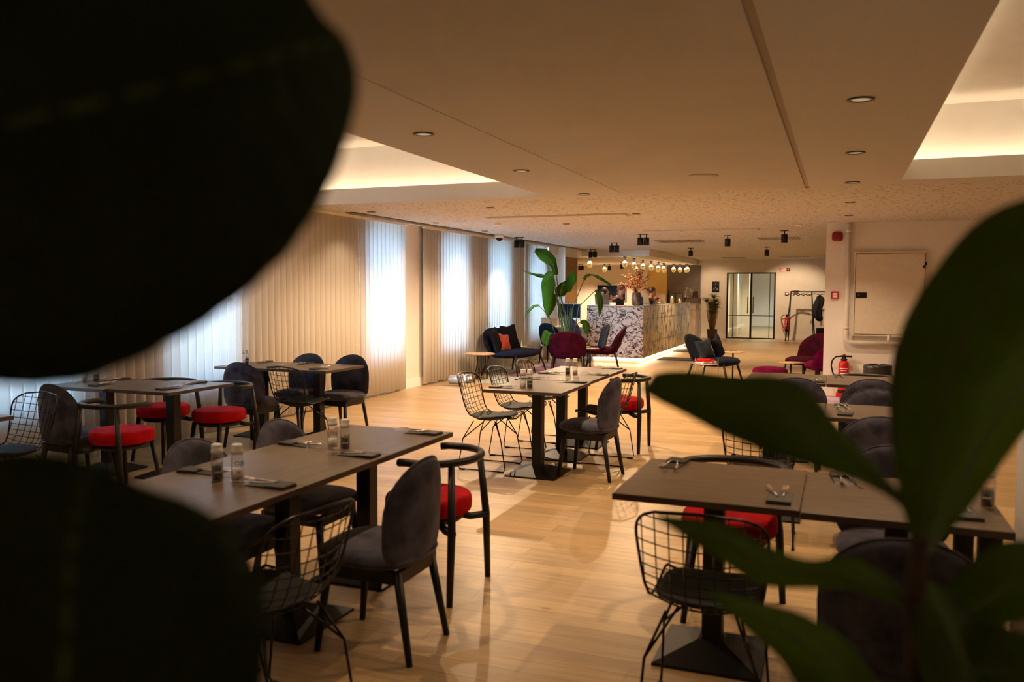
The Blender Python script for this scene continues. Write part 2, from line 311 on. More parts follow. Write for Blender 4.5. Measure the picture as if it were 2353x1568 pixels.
def dup(root, loc, rz=0.0, label=None, group=None):
    r = root.copy(); C.objects.link(r); r.location = loc; r.rotation_euler = (0, 0, rz)
    if label: r['label'] = label
    if group: r['group'] = group
    for ch in list(root.children):
        c = ch.copy(); C.objects.link(c); c.parent = r
        for g in ch.children:
            d = g.copy(); C.objects.link(d); d.parent = c
    return r
def se(rx, ry, n=2.5):
    return lambda t: (rx * math.copysign(abs(math.cos(t)) ** (2 / n), math.cos(t)), ry * math.copysign(abs(math.sin(t)) ** (2 / n), math.sin(t)))
def text(body, size, m, parent, loc, rot, name='lettering', ext=.0004):
    cu = bpy.data.curves.new(name, 'FONT'); cu.body = body; cu.size = size; cu.extrude = ext; cu.align_x = 'CENTER'; cu.align_y = 'CENTER'
    cu.materials.append(ML[m]); o = bpy.data.objects.new(name, cu); C.objects.link(o); bpy.context.view_layer.update()
    me = bpy.data.meshes.new_from_object(o.evaluated_get(bpy.context.evaluated_depsgraph_get())); bpy.data.objects.remove(o)
    o = bpy.data.objects.new(name, me); C.objects.link(o); o.parent = parent; o.location = loc; o.rotation_euler = rot; return o

# ------------------------------------------------------------------ room shell
XL, YF, YB, ZC = -6.30, 28.0, -2.0, 2.56
struct('floor', B(-10, 4, YB, YF, -.1, 0), 'floor')
cm = MB()
HL = (-6.12, -2.98, -1.2, 8.58); HR = (.48, 3.1, -1.2, 8.38)
cm.box(-6.6, -2.145, 8.58, 28.2, ZC, ZC + .04); cm.box(-.31, 3.6, 8.58, 28.2, ZC, ZC + .04); cm.box(-2.145, -.31, 8.715, 28.2, ZC, ZC + .04); cm.box(-2.3, -.2, -1.1, 8.8, ZC + .012, ZC + .03); cm.box(-6.6, 3.6, YB, -1.2, ZC, ZC + .04)
cm.box(-6.6, -6.12, -1.2, 8.58, ZC, ZC + .04); cm.box(-2.98, -2.145, -1.2, 8.58, ZC, ZC + .04); cm.box(-.31, .48, -1.2, 8.58, ZC, ZC + .04); cm.box(-2.145, -.31, -1.2, -1.0, ZC, ZC + .04)
cm.box(.48, 3.1, 8.38, 8.58, ZC, ZC + .04); cm.box(3.1, 3.6, -1.2, 8.58, ZC, ZC + .04); cm.box(-10, -6.6, 18, 28.2, ZC, ZC + .04)
struct('ceiling', cm, 'ceil')
def coffer(x0, x1, y0, y1, name):
    m = MB(); z0, zl, zt = ZC, ZC + .18, ZC + .69; t = .02; g = .2
    i_ = .004; a0 = z0 + .001; m.box(x0 - t, x0 + i_, y0, y1, a0, zl); m.box(x1 - i_, x1 + t, y0, y1, a0, zl); m.box(x0 - t, x1 + t, y1 - i_, y1 + t, a0, zl); m.box(x0 - t, x1 + t, y0 - t, y0 + i_, a0, zl)
    # ledge, upper walls, top
    m.box(x0 - g, x0 - t, y0 - g, y1 + g, z0 + .045, z0 + .06); m.box(x1 + t, x1 + g, y0 - g, y1 + g, z0 + .045, z0 + .06)
    m.box(x0 - t, x1 + t, y1 + t, y1 + g, z0 + .045, z0 + .06); m.box(x0 - t, x1 + t, y0 - g, y0 - t, z0 + .045, z0 + .06)
    m.box(x0 - g - t, x0 - g, y0 - g, y1 + g, z0 + .045, zt); m.box(x1 + g, x1 + g + t, y0 - g, y1 + g, z0 + .045, zt)
    m.box(x0 - g, x1 + g, y1 + g, y1 + g + t, z0 + .045, zt); m.box(x0 - g, x1 + g, y0 - g - t, y0 - g, z0 + .045, zt)
    m.box(x0 - g - t, x1 + g + t, y0 - g - t, y1 + g + t, zt, zt + .03)
    o = struct(name, m, 'paint2')
    s = MB(); e = .07; a = z0 + .065; b = z0 + .085
    s.box(x0 - g + e, x1 + g - e, y1 + .06, y1 + .09, a, b); s.box(x0 - .11, x0 - .08, y0, y1 + .06, a, b); s.box(x1 + .08, x1 + .11, y0, y1 + .06, a, b)
    s.box(x0, x1, y0 - .09, y0 - .06, a, b)
    s.build('led_strip', 'glow', o)
coffer(*HL, 'trim_1'); coffer(*HR, 'trim_2')
pm = B(-2.13, -.35, -.99, 8.70, ZC - .003, ZC + .010)
struct('trim_3', pm, 'panel')
struct('trim_9', B(-2.145, -.31, -1.0, 8.715, ZC + .0110, ZC + .0118), 'gap')  # darker board paints in the shade of the groove round the ceiling panel
# left wall with window openings
WIN = [4.9, 7.0, 10.8, 13.15, 15.2, 17.4]; WH = .54; WZ0, WZ1 = .5, 2.5
wm = MB(); ys = YB
for c in WIN:
    wm.box(XL - .3, XL, ys, c - WH, 0, ZC); wm.box(XL - .3, XL, c - WH, c + WH, 0, WZ0); wm.box(XL - .3, XL, c - WH, c + WH, WZ1, ZC); ys = c + WH
wm.box(XL - .3, XL, ys, 18.05, 0, ZC)
struct('wall_left', wm, 'paint')
for i, c in enumerate(WIN):
    f = MB(); x0, x1 = XL - .2, XL - .14; w = .045
    f.box(x0, x1, c - WH, c - WH + w, WZ0, WZ1); f.box(x0, x1, c + WH - w, c + WH, WZ0, WZ1); f.box(x0, x1, c - WH, c + WH, WZ0, WZ0 + w); f.box(x0, x1, c - WH, c + WH, WZ1 - w, WZ1)
    if i in (0, 1):
        f.box(x0, x1, c - .27, c - .23, WZ0, WZ1)
        for z in (.95, 1.4, 1.85): f.box(x0, x1, c - WH, c - .23, z, z + .03)
    o = struct('window_%d' % (i + 1), f, 'grey')
    B(XL - .175, XL - .165, c - WH + .02, c + WH - .02, WZ0 + .02, WZ1 - .02).build('pane', 'glass', o)
struct('baseboard_left', B(XL, XL + .015, YB, 18.05, 0, .14), 'paint2')
struct('wall_back', B(-6.6, 3.6, YB - .1, YB, 0, ZC), 'paint')
struct('wall_right', B(3.4, 3.6, YB, 28.2, 0, ZC), 'paint')
# far wall with door opening
DX0, DX1, DZ = -3.47, -1.94, 2.14
fm = MB().box(-4.30, DX0, YF, YF + .2, 0, ZC).box(DX1, 3.6, YF, YF + .2, 0, ZC).box(DX0, DX1, YF, YF + .2, DZ, ZC).box(-10, -4.30, YF, YF + .2, 0, ZC)
struct('wall_far', fm, 'paint')
struct('baseboard_far', MB().box(-4.30, DX0, YF - .015, YF, 0, .16).box(DX1, 3.4, YF - .015, YF, 0, .16), 'paint2')
# cabinet wall
struct('wall_middle', B(-.22, 3.4, 13.3, 13.55, 0, ZC), 'paint2')
struct('baseboard_middle', B(-.235, 3.4, 13.285, 13.3, 0, .13), 'paint2')
struct('wall_pier', B(.625, 1.5, 1.6, 3.55, 0, ZC), 'paint')
# bar zone
struct('wall_bar_side', B(-10, -9.8, 18, 28, 0, ZC), 'paint')
struct('wall_bar_front', B(-9.8, -6.3, 18.05, 18.25, 0, ZC), 'paint')
struct('trim_4', B(-6.9, -4.43, 20.6, YF - .01, 2.40, ZC - .002).box(-9.8, -6.9, 20.6, YF - .01, 2.40, ZC - .002), 'paint2')
struct('trim_5', B(-6.30, -6.18, 18.05, 20.6, 2.38, ZC - .002), 'paint2')
struct('wall_bar_column', B(-6.75, -5.99, 18.65, 19.58, 0, ZC - .002), 'paint')
struct('trim_6', B(-5.99, -5.97, 18.66, 19.58, 0, 2.32), 'mustard')
struct('trim_7', B(-5.41, -4.31, YF - .07, YF - .002, 0, 2.38), 'taupe')
struct('trim_8', B(-6.07, -5.415, YF - .04, YF - .002, 0, 2.22), 'ochre')
# hall behind the glass doors
hm = MB().box(-4.1, -3.9, YF + .2, 38, 0, ZC).box(-.6, -.4, YF + .2, 38, 0, ZC).box(-4.1, -.4, 38, 38.2, 0, ZC)
hm.box(-3.55, -3.3, 29.6, 29.9, 0, ZC).box(-3.35, -3.1, 31.5, 31.8, 0, ZC)
struct('wall_hall', hm, 'paint2')
struct('ceiling_hall', B(-4.1, -.4, YF + .2, 38, ZC, ZC + .05), 'paint2')
struct('floor_hall', B(-4.1, -.4, YF, 38, -.1, 0), 'carpet')
for y_ in (29.6, 32.0, 34.5): spot(-2.6, y_, 2.5, 60, 150, (1, .78, .48))
spot(-1.4, 36, 2.4, 40, 150, (.8, .9, 1))

# glass double door
df = MB(); t = .05
for x0, x1 in ((DX0, DX0 + t), (DX1 - t, DX1), (-2.725, -2.665)): df.box(x0, x1, YF + .02, YF + .08, 0, DZ)
df.box(DX0, DX1, YF + .02, YF + .08, DZ - .04, DZ); df.box(DX0, DX1, YF + .02, YF + .08, 0, .035)
df.box(-3.27, -3.25, YF + .03, YF + .07, 0, DZ).box(-2.13, -2.11, YF + .03, YF + .07, 0, DZ).box(DX0, DX1, YF + .03, YF + .07, .74, .76)
do = struct('door_1', df, 'black')
B(DX0 + .02, DX1 - .02, YF + .048, YF + .054, .02, DZ - .02).build('pane', 'pane', do)
for x in (-2.79, -2.62):
    MB().rod((x, YF - .05, .82), (x, YF - .05, 1.36), .014).rod((x, YF - .05, .9), (x, YF + .04, .9), .007).rod((x, YF - .05, 1.28), (x, YF + .04, 1.28), .007).build('door_handle', 'black', do)

# ------------------------------------------------------------------ vertical blinds
def blind(y0, y1, pitch, ang, label, z0=.035, wave=.0):
    m = MB(); y = y0; a = math.radians(ang); w = .127; i = 0
    while y < y1:
        dx, dy = w / 2 * math.sin(a), w / 2 * math.cos(a)
        x = -6.215; jz = z0 + .012 * math.sin(i * 1.7)
        a2 = a + random.uniform(-.05, .05); dx, dy = w / 2 * math.sin(a2), w / 2 * math.cos(a2)
        n = 4; vs = []
        for k in range(n + 1):
            u = -1 + 2 * k / n; bow = .012 * (1 - u * u)
            vs += [(x + dx * u + bow, y + dy * u, jz), (x + dx * u + bow, y + dy * u, ZC - .03)]
        m.add(vs, [(2 * k, 2 * k + 2, 2 * k + 3, 2 * k + 1) for k in range(n)], True)
        y += pitch; i += 1
    r = thing('vertical_blind', label, 'blind', group='vertical blinds along the window wall')
    m.build('vanes', 'blind', r, solid=.0015)
    B(-6.25, -6.18, y0 - .06, y1 + .04, ZC - .035, ZC - .001).build('head_rail', 'paint2', r)
blind(1.2, 10.02, .117, 6, 'wide cream vertical blind on the left, hanging behind the two left window tables')
blind(10.14, 11.40, .116, 11, 'vertical blind right of the tan blind, over the first bright window')
blind(12.05, 14.28, .116, 11, 'vertical blind over the second bright window from the left, left of the navy sofa')
blind(14.40, 16.55, .116, 11, 'vertical blind directly behind the navy sofa')
blind(16.68, 18.0, .116, 10, 'rightmost vertical blind, between the navy sofa and the tall banana plant')

# ------------------------------------------------------------------ ceiling fixtures
def downlight(x, y, label, e=38, r=.062, ang=118):
    o = thing('recessed_downlight', label, 'ceiling light', (x, y, ZC), 0, 'recessed round ceiling spots')
    MB().lathe([(r, 0), (r + .008, -.006), (r - .012, -.008), (r - .014, -.002)], 24).build('trim_ring', 'ring', o)
    MB().lathe([(0, -.003), (r - .013, -.0032), (r - .013, -.001), (0, -.001)], 20).build('lens', 'lens', o)
    if e: spot(x, y, ZC - .02, e, ang)
for (x, y, l, e) in ((-2.53, 4.88, 'largest recessed ceiling spot of the row left of the smooth ceiling panel', 46), (-2.53, 6.66, 'second recessed ceiling spot of the row left of the smooth ceiling panel', 46), (-2.53, 8.50, 'third recessed ceiling spot, by the far left corner of the smooth ceiling panel', 46),
    (.07, 4.79, 'largest recessed ceiling spot of the row near the right coffer', 45), (.07, 6.6, 'second recessed ceiling spot of the row near the right coffer', 45), (.07, 8.39, 'third recessed ceiling spot of the right row, level with the coffer end', 45), (.07, 10.26, 'fourth recessed ceiling spot of the right row, on the speckled ceiling', 35), (.07, 12.02, 'last recessed ceiling spot of the right row, above the white pipe', 28),
    (-4.02, 9.51, 'recessed ceiling spot left of the long ceiling grille, just beyond the left coffer', 126), (-5.71, 9.54, 'recessed ceiling spot above the left end of the linear air slot', 5), (-5.71, 11.41, 'second small recessed spot beside the linear air slot', 5), (-5.71, 13.28, 'third small recessed spot beside the linear air slot, before the dome camera', 5),
    (-2.53, 10.9, 'small recessed ceiling spot between the two long grilles, left', 130), (-3.9, 12.2, 'small recessed ceiling spot halfway to the black twin spotlights', 140)):
    downlight(x, y, l, e, .062 if y < 9 else .05, 158 if e > 125 else 118)
# further downlights of the same rows nearer than the frame shows, plus one lamp off them
for x, y, e in ((-2.53, 3.07, 24), (-2.53, 1.26, 6), (.07, 3.0, 14), (-4.6, 3.4, 12)): spot(x, y, ZC - .02, e, 118)
def cylspot(x, y, label, twin=False, z=ZC, e=70, to=None, ang=105):
    o = thing('ceiling_spotlight', label, 'spotlight', (x, y, z), 0, 'black cylinder ceiling spotlights')
    B(-.09 if twin else -.06, .09 if twin else .06, -.03, .03, -.012, 0).build('mounting_plate', 'black', o)
    for dx in ((-.055, .055) if twin else (0,)):
        MB().rod((dx, 0, -.012), (dx, 0, -.07), .01).build('stem', 'black', o)
        MB().lathe([(.0, -.062), (.05, -.062), (.052, -.067), (.052, -.20), (.046, -.20), (.044, -.18), (0, -.18)], 18, (dx, 0, 0)).build('barrel', 'black', o)
    if e: spot(x, y, z - .215, e, ang, to=to)
for x, y, tw, l, e in ((-5.74, 15.01, 1, 'black twin ceiling spotlight at far left by the blinds, above the navy sofa', 14), (-5.72, 20.04, 1, 'black twin ceiling spotlight close above the left hanging bulbs', 15), (-4.5, 17.41, 1, 'black twin ceiling spotlight above the left end of the marble counter', 80), (-3.31, 14.86, 1, 'black twin ceiling spotlight nearest the middle, left of the faint ring on the ceiling', 120), (-3.33, 20.06, 0, 'black cylinder spotlight above the right end of the marble counter', 80), (-1.94, 15.67, 0, 'black cylinder spotlight above the glass door, left', 80), (-1.61, 20.15, 0, 'small black cylinder spotlight just right of the glass door top', 80), (-.9, 14.71, 0, 'largest black cylinder spotlight, rightmost before the white pier wall', 60)):
    cylspot(x, y, l, tw, e=e)
for px, Y, l in ((1332, 26.6, 'black cylinder spotlight in the bar room, leftmost of its cluster'), (1338, 26.2, 'black cylinder spotlight in the bar room, second of the left cluster'), (1400, 26.8, 'black cylinder spotlight in the bar room, behind the left hanging bulb'), (1429, 25.0, 'black cylinder spotlight in the bar room, left of the dried flowers'), (1475, 25.5, 'black cylinder spotlight in the bar room, over the dried flowers')):
    p = onY(px, 630, Y); cylspot(p.x, Y, l, False, 2.40, e=62, to=(p.x, Y + .6, .8), ang=100)
spot(-4.9, 19.0, 2.5, 60, 120); spot(-5.2, 24.0, 2.35, 40, 120)  # unseen lamps added to brighten the bar interior, no fixtures built
spot(-1.7, 26.0, 2.5, 80, 80, to=(-1.35, 27.9, .9)); spot(-3.9, 26.4, 2.5, 30, 90, to=(-3.8, 27.9, .9)); spot(-2.7, 24.0, 2.5, 70, 120); spot(-.5, 22.5, 2.5, 60, 120)  # unseen lamps for the far wall and far floor, no fixtures built
# round bulbs under the bar soffit
BUL = [(-6.95, 20.9, 'leftmost globe bulb, above the banana plant'), (-6.0, 20.75, 'second globe bulb from the left, front row'), (-7.11, 26.3, 'low globe bulb behind, right of the second front bulb'), (-5.08, 20.72, 'globe bulb at the front start of the long row'), (-5.11, 21.86, 'second globe bulb of the long row'), (-6.01, 26.0, 'low globe bulb behind the second of the long row'), (-5.15, 23.1, 'third globe bulb of the long row, over the dried flowers'), (-5.15, 24.2, 'fourth globe bulb of the long row'), (-5.12, 25.08, 'fifth globe bulb of the long row'), (-5.5, 26.9, 'globe bulb peeking from behind the fifth of the long row'), (-5.14, 26.0, 'sixth globe bulb of the long row'), (-5.42, 27.5, 'globe bulb peeking from behind the sixth of the long row'), (-4.98, 26.8, 'seventh globe bulb of the long row, before the taupe wall'), (-4.85, 27.2, 'eighth globe bulb of the long row, before the taupe wall'), (-4.70, 27.5, 'lowest small globe bulb before the taupe wall'), (-4.56, 26.9, 'rightmost globe bulb, by the corner of the soffit')]
b0 = None
for x, y, l in BUL:
    if b0 is None:
        b0 = thing('globe_bulb', 'patterned glowing ' + l, 'light bulb', (x, y, 2.40), 0, 'glowing globe bulbs under the bar soffit')
        MB().lathe([(.045, 0), (.045, -.018), (.024, -.02), (.024, -.11), (0, -.11)], 14).build('socket', 'black', b0)
        MB().lathe([(.018, -.10), (.03, -.118), (.068, -.165), (.074, -.195), (.066, -.235), (.04, -.265), (0, -.278)], 18).build('globe', 'bulb', b0)
    else: dup(b0, (x, y, 2.40), 0, 'patterned glowing ' + l)
# air grilles, speaker, camera, ring
def grille(x0, x1, y0, y1, label, slats=0, m='panel'):
    o = thing('ceiling_vent', label, 'ceiling vent', ((x0 + x1) / 2, (y0 + y1) / 2, ZC), 0, 'flush ceiling air vents'); hx, hy = (x1 - x0) / 2, (y1 - y0) / 2
    B(-hx, hx, -hy, hy, -.012, 0).build('frame', m, o)
    s = MB()
    if slats:
        for k in range(slats):
            x = -hx + .03 + (2 * hx - .06) * k / (slats - 1); s.box(x - .012, x + .012, -hy + .02, hy - .02, -.02, -.0125)
        s.build('slats', 'ring', o)
    else:
        for k in (-1, 0, 1): s.box(hx * .66 * k - hx * .32, hx * .66 * k + hx * .32, -hy + .03, hy - .03, -.02, -.0125)
        s.build('filter_panel', 'ceil', o)
grille(-4.6, -2.65, 10.72, 11.1, 'long flush vent of three panels in the speckled ceiling, nearer one')
grille(-3.12, -1.26, 13.95, 14.35, 'long flush vent of three panels above the bar area, farther one')
grille(-3.5, -2.6, 16.7, 17.4, 'slotted ceiling grille beyond the farther long vent, left', 14); grille(-1.5, -.75, 16.4, 17.1, 'slotted ceiling grille beyond the farther long vent, right behind the largest cylinder spotlight', 14)
grille(-3.4, -2.7, 26.0, 26.5, 'distant slotted ceiling grille left above the glass door', 12); grille(-1.7, -.9, 26.0, 26.5, 'distant slotted ceiling grille above the coat rack', 12)
o = thing('linear_air_slot', 'long narrow slotted air diffuser running along the top of the blinds', 'ceiling vent', (-6.0, 14.9, ZC))
B(-.07, .07, -5.4, 5.4, -.01, 0).build('frame', 'ring', o); s = MB()
for k in range(4): s.box(-.05 + .03 * k, -.04 + .03 * k, -5.38, 5.38, -.018, -.0105)
s.build('blades', 'grey', o)
tag(MB().lathe([(0, 0), (.13, 0), (.13, -.006), (0, -.008)], 30).build('ceiling_speaker', 'panel'), 'round flush loudspeaker cover in the smooth ceiling panel', 'speaker').location = (-1.14, 7.46, ZC - .002)
o = thing('dome_camera', 'white and black dome security camera by the top of the blinds', 'security camera', (-5.86, 14.3, ZC))
MB().lathe([(.09, 0), (.09, -.05), (.07, -.06), (0, -.06)], 20).build('base', 'paint2', o); MB().lathe([(.06, -.06), (.055, -.09), (.03, -.11), (0, -.115)], 18).build('dome', 'black', o)
for x, y, l in ((-4.9, 11.9, 'small round white smoke detector left of the middle of the speckled ceiling'), (-.62, 13.4, 'flat round smoke detector near the white pier wall top')):
    tag(MB().lathe([(0, -.03), (.03, -.03), (.05, -.015), (.055, 0), (0, 0)], 18).build('smoke_detector', 'paint2'), l, 'smoke detector').location = (x, y, ZC)
for c, l in (((-3.15, 9.9), 0), ):
    pass

# ------------------------------------------------------------------ tables
def pedestal(parent, base=.22):
    m = MB(); h = base
    vs = [(-h, -h, 0), (h, -h, 0), (h, h, 0), (-h, h, 0), (-h, -h, .012), (h, -h, .012), (h, h, .012), (-h, h, .012), (-.055, -.055, .075), (.055, -.055, .075), (.055, .055, .075), (-.055, .055, .075)]
    m.add(vs, [(3, 2, 1, 0), (0, 1, 5, 4), (1, 2, 6, 5), (2, 3, 7, 6), (3, 0, 4, 7), (4, 5, 9, 8), (5, 6, 10, 9), (6, 7, 11, 10), (7, 4, 8, 11), (8, 9, 10, 11)])
    m.build('base', 'black', parent, bevel=.003)
    B(-.042, .042, -.042, .042, .07, .715).build('column', 'bwood', parent, bevel=.003)
    B(-.2, .2, -.2, .2, .712, .7225).build('mounting_plate', 'black', parent)
def table(x0, x1, y0, y1, label, m='table', legs=None, z=.75, group='brown dining tables', rz=0, pdx=0, pdy=0):
    cx, cy = (x0 + x1) / 2, (y0 + y1) / 2; hx, hy = (x1 - x0) / 2 - .002, (y1 - y0) / 2 - .002
    o = thing('dining_table', label, 'table', (cx, cy, 0), math.radians(rz), group)
    t = B(-hx, hx, -hy, hy, z - .027, z).build('table_top', m, o, bevel=.002)
    B(-hx - .0015, hx + .0015, -hy - .0015, hy + .0015, z - .0262, z - .002).build('edge_band', 'edge', t)
    if legs == 'end':
        for y in (-hy + .06, hy - .06): B(hx - .10, hx - .03, y - .035, y + .035, 0, z - .027).build('leg', 'bwood', o, bevel=.003)
        for y in (-hy + .06, hy - .06): B(-hx + .06, -hx + .13, y - .035, y + .035, 0, z - .027).build('leg', 'bwood', o, bevel=.003) if False else None
        B(-.05, hx - .1, -.03, .03, z - .09, z - .027).build('rail', 'bwood', o)
        pedestal(o, .2)
    else: pedestal(o)
    return o
T1 = [(-2.73, -2.03, 2.16, 2.86), (-2.73, -2.03, 2.86, 3.56), (-2.73, -2.03, 3.56, 4.27)]
for q, l in zip(T1, ('nearest of the three joined tables mostly behind the dark leaf', 'middle table of the nearest table row, mills at its near edge', 'farthest table of the nearest table row, beside the red chair')): table(*q, l)
TCq = [(-2.69, -2.02, 6.21, 7.05), (-2.74, -2.04, 7.06, 7.70), (-2.75, -2.04, 7.70, 8.46)]
for q, l in zip(TCq, ('nearest of three joined tables in the centre, beside the wire chairs', 'middle of the three joined tables in the centre row', 'farthest of three joined tables in the centre, before the burgundy chair')): table(*q, l)
table(-5.45, -4.82, 5.03, 5.78, 'right table of the pair beside the red cushioned chairs at left', 'table_x'); table(-6.12, -5.455, 4.99, 5.68, 'left table of the pair at left, partly behind the dark leaf, with two mills', 'table_x')
table(-5.35, -4.69, 6.96, 7.68, 'right table of the pair in front of the wide cream blind', 'table_x'); table(-6.04, -5.355, 6.94, 7.64, 'left table of the pair in front of the wide cream blind, carrying two mills', 'table_x')
table(-.83, -.12, 3.22, 3.97, 'left table of the right foreground pair, above the red seat', 'table_x'); table(-.117, .57, 3.20, 3.95, 'right table of the right foreground pair, its end against the pier', 'table_x', 'end')
table(-.79, -.08, 5.70, 6.43, 'left table of the middle right-hand tables, mostly behind the green leaf', 'table_x'); table(-.077, .62, 5.72, 6.42, 'right table of the middle right-hand tables, behind the first pair', 'table_x')
table(-.80, -.10, 7.76, 8.60, 'left table of the tables before the extinguisher, below the magenta ottoman', 'table_x'); table(-.097, .62, 7.76, 8.62, 'right table of the tables before the extinguisher, before the fire extinguisher', 'table_x')
table(-5.52, -4.85, 3.02, 3.75, 'table at the left frame edge, only its corner visible', 'table_x')

# ------------------------------------------------------------------ chairs
def shell_outline(w, h, r=.0):
    # egg shaped back: a = height (0..h), b = width; centred at mid-height
    def f(t):
        c, s_ = math.cos(t), math.sin(t)   # c: vertical
        if c >= 0: a = h * .56 * c ** .92; b = w / 2 * math.copysign(abs(s_) ** .92, s_)
        else: a = -h * .47 * abs(c) ** .34; b = w / 2 * math.copysign(abs(s_) ** .32, s_) * (1 - .09 * abs(c) ** 1.2)
        return a - .06 * h, b
    return f
def velvet_chair(label, m='velvet'):
    o = thing('velvet_dining_chair', label, 'chair', group='charcoal velvet dining chairs')
    MB().pad(se(.238, .235, 2.9), .105, lambda a, b, h: (.014 + a, b * (1 - .08 * a), .425 + h + .012 * a), p=3.2).build('seat', m, o)
    def mp(a, b, h):
        z = .630 + a; v = (z - .42) / .44
        return (-.200 - .012 * v - .012 * v * v + 1.1 * b * b - h * (1 if True else 1), b, z)
    bk = MB().pad(shell_outline(.475, .42), .06, mp, p=5).build('backrest', m, o)
    pts = []
    f = shell_outline(.48, .424)
    for k in range(36):
        a, b = f(2 * PI * k / 36); pts.append(mp(a, b, 0))
    MB().tube(pts, .0045, 6, True).build('piping', m, bk)
    MB().box(-.17, .18, -.17, -.145, .33, .385).box(-.17, .18, .145, .17, .33, .385).box(-.18, -.155, -.17, .17, .33, .385).box(.165, .19, -.17, .17, .33, .385).build('seat_frame', 'bwood', o)
    for x, y, fx, fy in ((.17, .155, .215, .185), (.17, -.155, .215, -.185), (-.16, .15, -.23, .175), (-.16, -.15, -.23, -.175)):
        MB().tube([(x, y, .385), (fx, fy, 0)], [.021, .014], 12).build('leg', 'bwood', o)
    return o
WP = [(-.288, .825), (-.264, .745), (-.238, .65), (-.215, .57), (-.188, .50), (-.145, .445), (-.08, .418), (0, .413), (.08, .425), (.15, .443), (.21, .452), (.235, .440)]
def wprof(s):
    t = s * (len(WP) - 1); i = min(int(t), len(WP) - 2); f = t - i
    return (WP[i][0] * (1 - f) + WP[i + 1][0] * f, WP[i][1] * (1 - f) + WP[i + 1][1] * f)
def whw(s):
    w = .236 - .045 * min(1, s / .45)
    if s < .15: w *= max(0, 1 - (1 - s / .15) ** 2.4) ** (1 / 2.4)
    if s > .86: w *= max(0, 1 - ((s - .86) / .14) ** 2.7) ** (1 / 2.7)
    return w
def wpt(s, y):
    x, z = wprof(s); x0, z0 = wprof(max(0, s - .09)); x1, z1 = wprof(min(1, s + .09)); c = (y / .235) ** 2
    nx, nz = (z0 - z1), (x1 - x0); l = math.hypot(nx, nz); k = .065 * c * (1 - .35 * max(0, s - .6) / .4)
    return (x + nx / l * k, y, z + nz / l * k)
def wire_chair(label):
    o = thing('wire_chair', label, 'chair', group='black wire chairs with seat pads')
    m = MB(); r = .0026
    ny = 9
    for k in range(ny):
        y = -.20 + .40 * k / (ny - 1)
        ss = [i / 60 for i in range(61) if whw(i / 60) >= abs(y)]
        m.tube([wpt(s_, y) for s_ in ss[::2] + ([ss[-1]] if ss[::2][-1] != ss[-1] else [])], r, 5)
    for k in range(1, 20):
        s_ = k / 20.0; w = whw(s_)
        if w < .05: continue
        m.tube([wpt(s_, -w + 2 * w * j / 10) for j in range(11)], r, 5)
    m.build('wire_mesh', 'wire', o)
    rim = []
    N_ = 44
    for i in range(N_ + 1): rim.append(wpt(i / N_, whw(i / N_)))
    for i in range(N_ - 1, 0, -1): rim.append(wpt(i / N_, -whw(i / N_)))
    MB().tube(rim, .0055, 7, True).build('rim', 'wire', o)
    MB().pad(se(.19, .185, 3), .032, lambda a, b, h: (.035 + a, b, wprof(.45 + (a + .19) / .38 * .42)[1] + .022 + h + .04 * (b / .235) ** 2), p=4, nr=5, nt=30).build('seat_pad', 'pad', o)
    for sy in (-1, 1):
        l = MB(); rr = .0052; y = sy * .205
        l.tube([(-.11, sy * .13, .42), (-.185, sy * .19, .27), (-.22, y, .03), (-.21, y, .008), (.20, y, .008), (.215, y, .03), (.17, sy * .19, .27), (.10, sy * .13, .425)], rr, 6)
        l.tube([(-.185, sy * .19, .27), (-.03, sy * .10, .41)], rr, 6); l.tube([(.17, sy * .19, .27), (.06, sy * .06, .415)], rr, 6)
        l.build('sled_leg', 'wire', o)
        MB().box(-.21, -.16, y - .009, y + .009, 0, .014).box(.15, .20, y - .009, y + .009, 0, .014).build('foot_glide', 'black', o)
    return o
def tub_chair(label):
    o = thing('curved_rail_chair', label, 'chair', group='curved rail chairs with red seats')
    MB().pad(se(.225, .225, 2.1), .10, lambda a, b, h: (.0 + a, b, .449 + h + .008 * (1 - (a * a + b * b) / .05)), p=22, q=.36, nr=12, nt=56).build('seat', 'red', o)
    ln = []
    for k in range(25):
        t = PI / 2 + PI * k / 24; ln.append((-.06 + .215 * math.cos(t), .25 * math.sin(t), .70))
    ln = [(.045, .238, .695), (.0, .248, .70)] + ln + [(.0, -.248, .70), (.045, -.238, .695)]
    MB().tube(ln, .0195, 12).build('arm_rail', 'bwood', o)
    for s_ in (-1, 1):
        MB().tube([(-.215, s_ * .175, .69), (-.235, s_ * .215, .36), (-.235, s_ * .24, 0)], [.017, .021, .016], 12).build('rear_leg', 'bwood', o)
        MB().tube([(.15, s_ * .14, .395), (.20, s_ * .18, 0)], [.019, .014], 12).build('front_leg', 'bwood', o)
        MB().tube([(-.24, s_ * .21, .355), (-.17, s_ * .15, .35), (-.10, s_ * .10, .375)], [.02, .02, .02], 8).build('bracket', 'bwood', o)
    MB().lathe([(0, .36), (.17, .36), (.185, .375), (.185, .396), (0, .396)], 28).build('seat_frame', 'bwood', o)
    return o
VC = velvet_chair('charcoal velvet chair in the left foreground, seen from behind, before the curved rail chair')
WC = wire_chair('black wire chair at the near left end of the centre table row')
TCH = tub_chair('curved rail chair with bright red seat beside the foreground velvet chair')
VC.location = (-1.85, 3.165, 0); VC.rotation_euler = (0, 0, PI)
WC.location = (-2.83, 6.73, 0); TCH.location = (-1.985, 3.88, 0); TCH.rotation_euler = (0, 0, PI)
H = PI / 2
